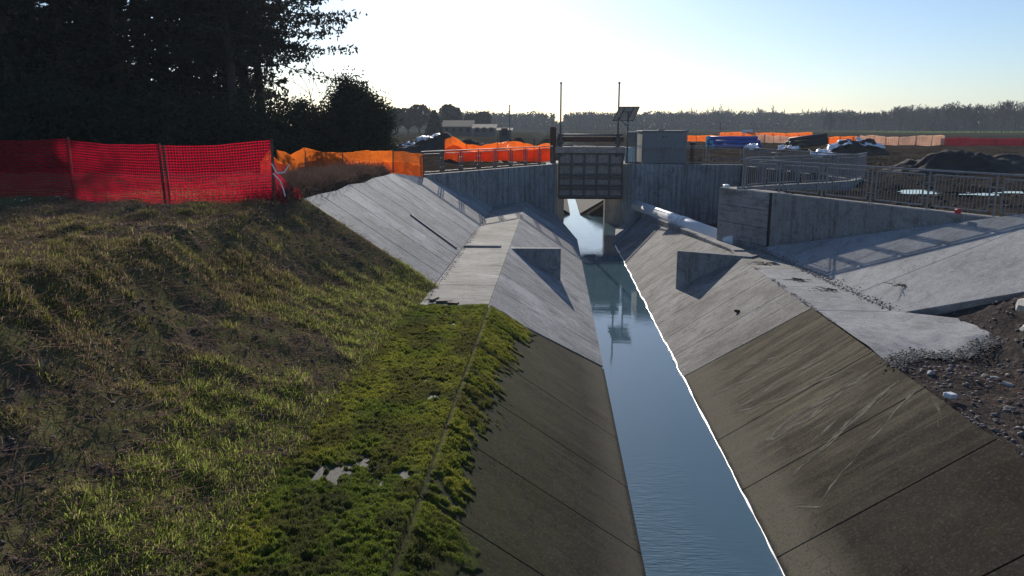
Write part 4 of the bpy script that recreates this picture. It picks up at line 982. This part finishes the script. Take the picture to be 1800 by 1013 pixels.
# coarse tussocks
px, py = scatter(330, -9.5, -3.6, 3, 20, lambda x, y: .2+.8*lush(x, y))
parts.append(blades(px, py, None, 90, .075, .17*rng.uniform(.7, 1.3, len(px)), .010, 1.0, A*1.1, B*1.1, np.full(len(px), .3), 3))
Vs = []; Fs = []; Cs = []; k = 0
for V_, F_, C_ in parts: Vs.append(V_); Fs.append(F_+k); Cs.append(C_); k += len(V_)
me = np_mesh('grass', np.concatenate(Vs), np.concatenate(Fs)); set_tint(me, np.concatenate(Cs)); o = link('grass', me, M['grass']); meta(o, 'rough green and straw grass covering the left bank', 'grass', kind='stuff')
# moss fuzz: short leaf tips standing on the clumps
mx, my, mz, mc, mh, mt, mo = [a.reshape(len(x2.ravel()), -1) for a in MOSS]
ok = np.where((mc[:, 0] > .4) & (mh[:, 0] > .014) & (cell.ravel() > .16))[0]; pick = rng.choice(ok, 150000); n = len(pick)
b0 = np.stack([mx[pick, 0]+rng.normal(0, .012, n), my[pick, 0]+rng.normal(0, .012, n), mz[pick, 0]-.004], -1)
d = rng.normal(0, .55, (n, 3)); d[:, 2] = 1; d[:, 0] += np.where(mo[pick, 0], 0, .5); d = d/np.linalg.norm(d, axis=1, keepdims=True)*rng.uniform(.014, .042, (n, 1)); a = rng.uniform(0, 6.28, n); w = np.stack([np.cos(a), np.sin(a), a*0], -1)*.005
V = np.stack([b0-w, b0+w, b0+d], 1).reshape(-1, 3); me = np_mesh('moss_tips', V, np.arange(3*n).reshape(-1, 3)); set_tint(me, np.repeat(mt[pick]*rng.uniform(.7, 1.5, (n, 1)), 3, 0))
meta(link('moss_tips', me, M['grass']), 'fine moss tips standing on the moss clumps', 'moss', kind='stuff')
# dead stalks and litter over the bank
n = 26000; x = rng.uniform(-13, -3.2, n); y = 2.5+18.5*rng.uniform(0, 1, n)**1.2; z = ground_z(x, y)+.03
a = rng.uniform(0, 6.28, n); L = rng.uniform(.06, .3, n); P0_ = np.stack([x, y, z], -1); Q0_ = P0_+np.stack([np.cos(a)*L, np.sin(a)*L, rng.normal(.03, .05, n)], -1)
V, F = segs(P0_, Q0_, np.full(n, .005)*rng.uniform(.6, 1.6, n), np.full(n, .003)); o = link('dead_stalks', np_mesh('dead_stalks', V, F), M['brush']); meta(o, 'brown dead stalks lying over the left grass bank', 'stalks', kind='stuff')
# dry brush along the top of the concrete slope
n = 4600; s = rng.uniform(0, 1, n); x = -7.0-.8*np.abs(rng.normal(0, 1, n))-s*.4; y = 20.3+s*14.5; hgt = rng.uniform(.2, .75, n)*(1-.35*s); z = ground_z(x, y)
P0_ = np.stack([x, y, z-.05], -1); d = np.stack([rng.normal(0, .28, n), rng.normal(0, .28, n), np.ones(n)], -1)*hgt[:, None]; Q0_ = P0_+d
V1 = segs(P0_, Q0_, np.full(n, .008), np.full(n, .004))
k = 3; Pb = np.repeat(P0_+d*.6, k, 0); db = rng.normal(0, .16, (n*k, 3))+np.array([0, 0, .12]); V2 = segs(Pb, Pb+db, np.full(n*k, .006), np.full(n*k, .003))
V, F = join(V1, V2); o = link('dry_brush', np_mesh('dry_brush', V, F), M['brush']); meta(o, 'tangled brown dry brush along the top of the left concrete slope', 'brush', kind='stuff')

# gravel
def pebbles(n, xs, ys, r, seed):
    r_ = np.random.default_rng(seed); bm = bmesh.new(); bmesh.ops.create_icosphere(bm, subdivisions=1, radius=1); bv = np.array([v.co[:] for v in bm.verts]); bf = np.array([[v.index for v in f.verts] for f in bm.faces]); bm.free()
    rr = r*np.minimum(r_.lognormal(0, .5, n), 1.9); k = r_.uniform(.6, 1.3, (n, 1, 3))*np.array([1, 1, .6]); a = r_.uniform(0, 6.28, n)
    P_ = bv[None]*k*rr[:, None, None]; c_, s_ = np.cos(a)[:, None], np.sin(a)[:, None]
    P_ = np.stack([P_[..., 0]*c_-P_[..., 1]*s_+xs[:, None], P_[..., 0]*s_+P_[..., 1]*c_+ys[:, None], P_[..., 2]+(ground_z(xs, ys)+rr*.2)[:, None]], -1)
    F_ = (bf[None]+(np.arange(n)*len(bv))[:, None, None]).reshape(-1, 3); return P_.reshape(-1, 3), F_
n = 6500; x = rng.uniform(6.45, 12.5, n); y = rng.uniform(4, 18.5, n)
kk = (y < np.where(x < 9, 14.7, 18.2-(x-8.3)*1.15)) & (rng.uniform(0, 1, n) < .35+.65*fbm(x*1.2, y*1.2, 5, 3)); x, y = x[kk], y[kk]
V, F = pebbles(len(x), x, y, .028, 4); o = link('gravel', np_mesh('gravel', V, F, True), M['stone']); meta(o, 'loose stony gravel on the right bank', 'gravel', kind='stuff')
for k in range(34):
    x_ = random.uniform(6.7, 9.8); y_ = random.uniform(8.5, 14.2); stone('cobble', 'rounded grey cobble lying loose in the gravel on the right bank', (x_, y_, gz(x_, y_)+.02), random.uniform(.04, .08), random.choice(['stone', 'stone_pale']), k+50, 'cobble', 'cobbles in the right gravel')
n = 1500; x = rng.uniform(6.45, 10.5, n); y = rng.uniform(5, 14.5, n); z = ground_z(x, y)+.03; a = rng.uniform(0, 6.28, n); L = rng.uniform(.05, .28, n)
V, F = segs(np.stack([x, y, z], -1), np.stack([x+np.cos(a)*L, y+np.sin(a)*L, z+rng.normal(.02, .03, n)], -1), np.full(n, .006), np.full(n, .003)); o = link('twig_litter', np_mesh('twig_litter', V, F), M['brush']); meta(o, 'dry twig litter over the right gravel', 'litter', kind='stuff')
# clods and stones thrown over the muddy site
n = 5000; x = rng.uniform(7, 34, n); y = rng.uniform(20, 62, n); kk = ground_z(x, y) > 3.7; x, y = x[kk], y[kk]
V, F = pebbles(len(x), x, y, .05, 9); o = link('mud_clods', np_mesh('mud_clods', V, F, True), M['heap']); meta(o, 'dark clods of mud scattered over the right site', 'clods', kind='stuff')
n = 3600; x = rng.uniform(-11, -3.5, n); y = rng.uniform(3, 21, n); V, F = pebbles(n, x, y, .024, 29); M['clod'] = simple('brown soil clods', (.085, .062, .048), .95, 0, .5, 3, .4); o = link('soil_clods', np_mesh('soil_clods', V, F, True), M['clod']); meta(o, 'brown soil clods lying in the grass of the left bank', 'clods', kind='stuff')
n = 700; x = rng.uniform(-16, -6.8, n); y = rng.uniform(12, 22, n); V, F = pebbles(n, x, y, .022, 19); o = link('pale_pebbles', np_mesh('pale_pebbles', V, F, True), M['stone_pale']); meta(o, 'pale pebbles scattered over the grass below the red fence', 'pebbles', kind='stuff')

# dirt and grit gathered along joints and on the ragged mortar edge
def pebbles_at(n, xs, ys, zs, r, seed):
    V, F = pebbles(n, xs, ys, r, seed); k = len(V)//n; V = V.copy(); V[:, 2] += np.repeat(zs-ground_z(xs, ys), k); return V, F
e_i = rng.integers(0, 61, 1700); xs1 = E_[e_i, 0]+rng.normal(0, .10, 1700); ys1 = E_[e_i, 1]+rng.normal(0, .16, 1700)-.02; zs1 = np.full(1700, BZ)+np.maximum(0, xs1-8.1)*.22-.015
yj = rng.uniform(6, 27, 1500); xs2 = XR+rng.normal(.0, .035, 1500)+.04; kj = fbm(yj*.9, yj*0, 4, 3) > .42; yj, xs2 = yj[kj], xs2[kj]; zs2 = np.full(len(yj), BZ-.005)
tj = rng.uniform(0, 1, 1300); xs3 = 7.55+.75*tj+rng.normal(0, .07, 1300); ys3 = 27.9-9.5*tj; zs3 = BZ+np.maximum(0, xs3-7.55-.75*tj)/1.6
yk_ = rng.uniform(19, 42, 900); xs4 = -3.28+np.abs(rng.normal(0, .07, 900)); zs4 = np.full(900, BZ-.005)
pp = [pebbles_at(len(a), a, b, c, r_, 60+i) for i, (a, b, c, r_) in enumerate([(xs1, ys1, zs1, .015), (xs2, yj, zs2, .014), (xs3, ys3, zs3, .014), (xs4, yk_, zs4, .014)])]
V, F = join(*pp); meta(link('joint_grit', np_mesh('joint_grit', V, F, True), M['stone']), 'dark grit and crumbs gathered along the concrete joints', 'grit', kind='stuff')
# ---- trees
def conifer_parts(h, rad, seed, nb=95, leaves=95, low=.12, leafL=.34):
    r_ = random.Random(seed); T = [Vector((0, 0, 0))]
    for k in range(1, 9): T.append(Vector((r_.uniform(-.12, .12)*k*.4, r_.uniform(-.12, .12)*k*.4, h*k/8)))
    def at(f):
        f = min(f, .999)*8; i = int(f); return T[i].lerp(T[i+1], f-i)
    P, Q, a0, a1 = [], [], [], []; C = []
    for k in range(nb):
        f = low+(1-low)*(k+r_.random())/nb; p = at(f); az = k*2.4+r_.uniform(-.6, .6)
        L = rad*((1-f)**.55*1.0+.06)*r_.uniform(.55, 1.15); dr = -.12-.35*(1-f)+r_.uniform(-.15, .2)
        prev = p; steps = 5; r0 = .05*(1-f)+.015
        for s in range(1, steps+1):
            u_ = s/steps; nxt = p+Vector((math.cos(az)*L*u_, math.sin(az)*L*u_, L*(dr*u_+.22*u_*u_)))
            P.append(prev); Q.append(nxt); a0.append(r0*(1-(s-1)/steps)+.004); a1.append(r0*(1-u_)+.004)
            m_ = int(leaves/steps*(.35+.9*u_))
            for _ in range(m_):
                w = r_.random(); c_ = prev.lerp(nxt, w); sp = .10+.22*L*.35*(1-.5*u_); C.append((c_.x+r_.gauss(0, sp), c_.y+r_.gauss(0, sp), c_.z+r_.gauss(-.10, .16)))
            prev = nxt
    tr = segs([T[i] for i in range(8)], [T[i+1] for i in range(8)], [h*.017*(1-i/8.5)+.03 for i in range(8)], [h*.017*(1-(i+1)/8.5)+.03 for i in range(8)], 8)
    br = segs(P, Q, a0, a1, 3); lf = cards(np.array(C), leafL*rng.uniform(.6, 1.3, len(C)), leafL*.42)
    return tr, br, lf
def make_conifer(h, rad, seed, label, **k):
    t = thing('conifer_tree', label, 'tree', (0, 0, 0), 'dark conifers behind the red fence')
    tr, br, lf = conifer_parts(h, rad, seed, **k)
    o = link('trunk', np_mesh('trunk', *tr, True), M['bark'], t); o2 = meta(link('branches', np_mesh('branches', *br), M['bark'], o), kind='stuff')
    link('crown', np_mesh('crown', *lf), M['conifer'], t); return t
labs = 'tall dark conifer in the dense row behind the red fence'
P1 = make_conifer(17, 3.4, 1, labs); P2 = make_conifer(15.5, 3.0, 2, labs, nb=80, leaves=80); P3 = make_conifer(18, 3.8, 3, labs, nb=110, low=.08)
P4 = make_conifer(19.5, 8.2, 4, 'dark conifer at the right end of the row with long drooping branches over the sky', nb=105, leaves=190, low=.36, leafL=.36)
spots = []
def px2x(px, Yd): return (px-974)/1350.*Yd*1.005
row = [(20, 40), (75, 44), (120, 41), (168, 47), (215, 43), (262, 46), (300, 52), (338, 48), (372, 50), (405, 55), (438, 52), (-40, 42), (-90, 45), (-150, 41)]
back = [(10+52*k, 62+6*(k % 3)) for k in range(5)]+[(-40, 60), (-90, 64), (30, 76), (120, 80), (200, 78)]
protos = [P1, P2, P3]
for i, (px, Yd) in enumerate(row+back):
    x = px2x(px, Yd); p = protos[i % 3]; s = random.uniform(.88, 1.12)
    if px > 230: s *= 1.22
    loc = (x, Yd, 4.0)
    if i < 3: p.location = loc; p.rotation_euler = (0, 0, random.uniform(0, 6)); p.scale = (s, s, s)
    else:
        c = copy_tree(p, loc, random.uniform(0, 6), s)
    if i < len(row):
        od = ['eleventh', 'tenth', 'ninth', 'eighth', 'seventh', 'sixth', 'fifth', 'fourth', 'third', 'second', 'first', 'twelfth', 'thirteenth', 'fourteenth'][i]
        (p if i < 3 else c)['label'] = od+' dark conifer of the front row, counting leftwards from the overhanging tree'
    else: c['label'] = 'dark conifer of the back row, half hidden behind the front trunks'
P4.location = (px2x(466, 52), 52, 4.0); P4.rotation_euler = (0, 0, .4)
copy_tree(P4, (px2x(415, 46), 46, 4.0), 2.2, .9, 'broad dark conifer just left of the overhanging one, above the middle of the red fence')

def bush_parts(w, h, seed, ncl, nl, leafL, bumps=True):
    r_ = np.random.default_rng(seed); C = []
    th = r_.uniform(0, 6.28, ncl); f = r_.uniform(0, 1, ncl); rr = np.sqrt(r_.uniform(.0, 1, ncl))
    prof = np.sin(np.clip(.25+f*.75, 0, 1)*np.pi)**.6*.0+np.clip(1-((f-.35)/.68)**2, .02, 1)**.6
    cx = np.cos(th)*rr*w/2*prof; cy = np.sin(th)*rr*w/2*prof; cz = f*h*(1+.18*(r_.uniform(0, 1, ncl)**3))
    c = np.repeat(np.stack([cx, cy, cz], -1), nl, 0); sp = np.array([.26, .26, .34])*w/4.6
    P_ = c+r_.normal(size=c.shape)*sp; P_[:, 2] = np.maximum(P_[:, 2], .05)
    lf = cards(P_, leafL*r_.uniform(.6, 1.3, len(P_)), leafL*.5, np.array([0, 0, .5]))
    st = segs(np.zeros((ncl, 3))+np.array([0, 0, -.1]), np.stack([cx, cy, cz], -1)*.95, np.full(ncl, .05), np.full(ncl, .01), 4)
    return st, lf
def make_bush(label, w, h, seed, ncl=150, nl=120, leafL=.2, name='evergreen_bush', mat='laurel', cat='bush'):
    t = thing(name, label, cat, (0, 0, 0)); st, lf = bush_parts(w, h, seed, ncl, nl, leafL)
    meta(link('stems', np_mesh('stems', *st), M['bark'], t), kind='stuff'); link('crown', np_mesh('crown', *lf), M[mat], t); return t
b1 = make_bush('large rounded dark evergreen bush right of the conifers', 4.9, 4.1, 5, 300, 150); b1.location = (px2x(625, 46), 46, 4.1)
b2 = make_bush('lower ragged dark bush between the last conifer and the large bush', 4.2, 3.2, 6, 120, 90); b2.location = (px2x(525, 45), 45, 4.1)
b3 = make_bush('dark undergrowth thicket at the foot of the conifers, right half', 7.5, 2.8, 7, 200, 110, .24); b3.location = (px2x(400, 41), 42, 4.1)
b4 = make_bush('dark undergrowth thicket at the foot of the conifers, middle', 7.5, 3.0, 8, 200, 110, .24); b4.location = (px2x(230, 38), 39.5, 4.1)
b5 = make_bush('dark undergrowth thicket at the foot of the conifers, at the left edge', 8, 3.2, 9, 200, 110, .24); b5.location = (px2x(40, 36), 37.5, 4.1)
b6 = make_bush('dark high thicket closing the gap behind the conifer trunks', 14, 4.6, 10, 320, 110, .4); b6.location = (px2x(250, 72), 72, 4.0)
b7 = make_bush('dark high thicket behind the conifers at the left edge', 16, 10, 11, 320, 110, .5); b7.location = (px2x(60, 70), 70, 4.0)

def bare_segs(h, seed, depth=5, spread=.5, nchild=(3, 4)):
    r_ = random.Random(seed); P, Q, a, b = [], [], [], []
    def grow(p, d, L, r, lev):
        st = 2
        for s in range(st):
            d2 = (d+Vector((r_.gauss(0, .12), r_.gauss(0, .12), r_.gauss(.04, .06)))).normalized(); q = p+d2*L/st
            P.append(p); Q.append(q); r2 = r*(.86 if lev else .9); a.append(r); b.append(r2)
            if lev < depth and (s or lev == 0):
                for _ in range(r_.randint(*nchild)):
                    az = r_.uniform(0, 6.28); sp_ = r_.uniform(.35, 1)*spread*1.6
                    o = d2.orthogonal().normalized(); o.rotate(Matrix.Rotation(az, 3, d2)); nd = (d2+o*sp_+Vector((0, 0, .12))).normalized()
                    grow(p.lerp(q, r_.uniform(.45, 1)), nd, L*r_.uniform(.5, .72), r2*.6, lev+1)
            p = q; d = d2; r = r2
    grow(Vector((0, 0, 0)), Vector((0, 0, 1)), h*.5, h*.016, 0)
    return np.array([v[:] for v in P]), np.array([v[:] for v in Q]), np.array(a), np.array(b)
def make_bare(h, seed, label, group=None, rmin=.02, **k):
    t = thing('bare_tree', label, 'tree', (0, 0, 0), group); P, Q, a, b = bare_segs(h, seed, **k)
    thick = a > a.max()*.5
    link('trunk', np_mesh('trunk', *segs(P[thick], Q[thick], np.maximum(a[thick], rmin), np.maximum(b[thick], rmin), 5)), M['twig'], t)
    link('crown', np_mesh('crown', *segs(P[~thick], Q[~thick], np.maximum(a[~thick], rmin), np.maximum(b[~thick], rmin*.8), 3)), M['twig'], t)
    return t
bt = make_bare(7.2, 2, 'slim bare winter tree against the sky left of the large bush', None, .012, depth=4, nchild=(2, 3)); bt.location = (px2x(552, 60), 60, 4.0)
bt2 = make_bare(6.2, 9, 'small leafless tree beside the last conifer trunk', None, .012, depth=4, nchild=(2, 3)); bt2.location = (px2x(505, 58), 58, 4.0)
# tree line in front of the far wood, right: trunks one can tell apart
glab = 'leafless tree in the far row in front of the pale field on the right'
fb = [make_bare(11.5, 31+i, glab, 'leafless trees along the far field', .07, depth=4, nchild=(2, 4)) for i in range(4)]
k = 0
for i in range(74):
    f = i/73; px = 1425+f*470+random.uniform(-4, 4); Yd = 330+random.uniform(-14, 14)+20*math.sin(f*7); x = px2x(px, Yd)
    s = random.uniform(.8, 1.08)*(.74 if px < 1585 else .98 if px > 1620 else .86); loc = (x, Yd, gz(x, Yd)-.1)
    if i < 4: fb[i].location = loc; fb[i].scale = (s, s, s)
    else: copy_tree(fb[i % 4], loc, random.uniform(0, 6), s)
# the far wood: one mass
def wood(name, label, xs, ys, hs, seeds, rmin, mat, evergreen=0):
    protoS = [bare_segs(1.0, s, depth=4, nchild=(2, 3), spread=.42) for s in seeds]; Vs = []; Fs = []; n = 0
    for i, (x, y, h) in enumerate(zip(xs, ys, hs)):
        P, Q, a, b = protoS[i % len(protoS)]; an = random.uniform(0, 6.28); c_, s_ = math.cos(an), math.sin(an); Rm = np.array([[c_, -s_, 0], [s_, c_, 0], [0, 0, 1]])
        o = np.array([x, y, gz(x, y)-.2]); V, F = segs(P@Rm.T*h+o, Q@Rm.T*h+o, np.maximum(a*h, rmin), np.maximum(b*h, rmin*.8), 3); Vs.append(V); Fs.append(F+n); n += len(V)
    o = link(name, np_mesh(name, np.concatenate(Vs), np.concatenate(Fs)), M[mat]); meta(o, label, 'wood', kind='stuff'); return o
N = 520; pxs = rng.uniform(640, 1560, N); Yd = rng.uniform(470, 560, N); xs = (pxs-974)/1350*Yd
wood('far_wood', 'hazy blue grey leafless wood along the horizon behind the gate', xs, Yd, rng.uniform(9, 11.5, N)*(1+.12*np.sin(pxs*.011)), [1, 2, 3, 4, 5], .10, 'twig')
N = 300; pxs = rng.uniform(1540, 1980, N); Yd = rng.uniform(400, 470, N); xs = (pxs-974)/1350*Yd
wood('far_wood', 'darker leafless wood rising above the pale field at the right', xs, Yd, rng.uniform(10.5, 12.5, N), [6, 7, 8, 9], .10, 'twig')
# leaf litter thickness of the woods: dense undergrowth strip
def hedge(name, label, x0, x1, y0, y1, h, n, leaf, mat):
    x = rng.uniform(x0, x1, n); y = y0+(y1-y0)*rng.uniform(0, 1, n); z = ground_z(x, y)+h*rng.uniform(0, 1, n)**1.2*(.6+.6*fbm(x*.08, y*.02, 6, 3))
    V, F = cards(np.stack([x, y, z], -1), leaf*rng.uniform(.6, 1.4, n), leaf*.6); o = link(name, np_mesh(name, V, F), M[mat]); meta(o, label, 'undergrowth', kind='stuff')
hedge('wood_undergrowth', 'dense dark undergrowth inside the far wood', -150, 250, 480, 570, 11, 60000, 1.5, 'laurel')
hedge('wood_undergrowth', 'dense dark undergrowth inside the right wood', 190, 360, 420, 480, 10, 22000, 1.4, 'laurel')
# far left: houses, cypress, round pines
def far_tree(label, px, Yd, w, h, seed, shape='round'):
    x = px2x(px, Yd); t = thing('cypress_tree' if shape == 'cone' else 'pine_tree', label, 'tree', (x, Yd, 3.9))
    n = 1500; r_ = np.random.default_rng(seed); f = r_.uniform(0, 1, n)
    prof = (1-f)**.7*.9+.1 if shape == 'cone' else np.clip(1-((f-.55)/.5)**2, .03, 1)**.5
    if shape != 'cone': f = .25+.75*f
    a = r_.uniform(0, 6.28, n); rr = np.sqrt(r_.uniform(.2, 1, n))*w/2*prof*(.8+.4*vnoise(a*2, f*5, seed)); C = np.stack([np.cos(a)*rr, np.sin(a)*rr, f*h], -1)
    link('crown', np_mesh('crown', *cards(C, .9*r_.uniform(.6, 1.3, n), .5)), M['conifer'], t, False)
    link('trunk', np_mesh('trunk', *segs([(0, 0, 0)], [(0, 0, h*.8)], [.3], [.1], 6)), M['bark'], t, False); return t
far_tree('dark pointed cypress beside the far left house', 768, 190, 4.6, 6.1, 1, 'cone')
for i, (px, Yd, w, h) in enumerate([(700, 230, 7, 7.6), (722, 240, 7, 7.8), (742, 245, 7, 9), (792, 250, 6, 9.2), (806, 260, 4, 8.4), (833, 270, 6, 6.5), (853, 280, 6, 7.5)]):
    far_tree(['round crowned pine at the left end of the far clump', 'second round pine of the far left clump', 'tallest round pine left of the cypress', 'tall round pine right of the cypress', 'slim pine beside the tall round one', 'low pine over the far shed roof', 'lone round pine at the right end of the far roofs'][i], px, Yd, w, h, i+3)
def house(label, px0, px1, Yd, hw, hr, dep, nwin):
    x0, x1 = px2x(px0, Yd), px2x(px1, Yd); t = thing('farm_house', label, 'house', ((x0+x1)/2, Yd, 3.9)); y0, y1 = Yd, Yd+dep
    mb = MB(); mb.box(x0, x1, y0, y1, 3.6, 3.9+hw); mb.build('wall', M['house'], t)
    mb = MB(); e = .5; zz = 3.9+hw; ym = (y0+y1)/2
    mb.add([(x0-e, y0-e, zz), (x1+e, y0-e, zz), (x1+e, y1+e, zz), (x0-e, y1+e, zz), (x0-e, ym, zz+hr), (x1+e, ym, zz+hr)], [(0, 1, 5, 4), (2, 3, 4, 5), (1, 2, 5), (3, 0, 4), (3, 2, 1, 0)]); rf = mb.build('roof', M['roof'], t)
    for k in range(nwin):
        xx = x0+(x1-x0)*(k+.5)/nwin; mb = MB(); mb.box(xx-.5, xx+.5, y0-.06, y0-.003, 4.9, 6.1); w = mb.build('window', M['house'], t); mb = MB(); mb.box(xx-.4, xx+.4, y0-.09, y0-.063, 5.0, 6.0); mb.build('pane', M['glass'], w)
    return t
house('long low farmhouse with brown roof behind the rubble heap', 783, 832, 200, 2.4, 1.6, 9, 4)
house('low farm shed with dark roof right of the farmhouse', 836, 872, 190, 2.0, 1.0, 8, 3)
house('grey blue site hut near the gate pillar', 880, 898, 120, 1.9, .35, 4, 1)
# far mast and small site things
for px, Yd, h, lab in ((898, 110, 5.2, 'thin dark mast by the site hut'), (1310, 150, 2.6, 'thin pale pole behind the blue pipes'), (1254, 140, 3.0, 'thin pole left of the blue pipes')):
    t = thing('pole', lab, 'pole', (px2x(px, Yd), Yd, 4)); mb = MB(); mb.tube((px2x(px, Yd), Yd, 3.9), (px2x(px, Yd), Yd, 4+h), .08, n=6); mb.build('shaft', M['galv_dark'], t); mb = MB(); mb.tube((px2x(px, Yd), Yd, 4+h), (px2x(px, Yd), Yd, 4.15+h), .12, n=6); mb.build('cap', M['galv_dark'], t)
t = thing('site_sign', 'small white site sign board behind the blue pipe stack', 'sign', (px2x(1300, 150), 150, 4))
for dx in (-.8, .8):
    mb = MB(); mb.box(px2x(1300, 150)+dx-.06, px2x(1300, 150)+dx+.06, 150, 150.1, 3.8, 5.9); mb.build('post', M['galv'], t)
mb = MB(); mb.box(px2x(1300, 150)-1, px2x(1300, 150)+1, 149.9, 149.97, 5.1, 5.8); mb.build('board', M['white'], t)

# ================================================================ AIR
mb = MB(); mb.box(-960, 960, -90, 960, -3, 30); o = mb.build('haze', M['white']); o.data.materials.clear()
hz = bpy.data.materials.new('air'); hz.use_nodes = True; nt = hz.node_tree; nt.nodes.remove(nt.nodes['Principled BSDF'])
vp = nt.nodes.new('ShaderNodeVolumePrincipled'); vp.inputs['Color'].default_value = (.72, .82, .95, 1); vp.inputs['Density'].default_value = .0003; vp.inputs['Anisotropy'].default_value = .2
nt.links.new(vp.outputs[0], nt.nodes['Material Output'].inputs['Volume']); o.data.materials.append(hz); meta(o, kind='stuff')
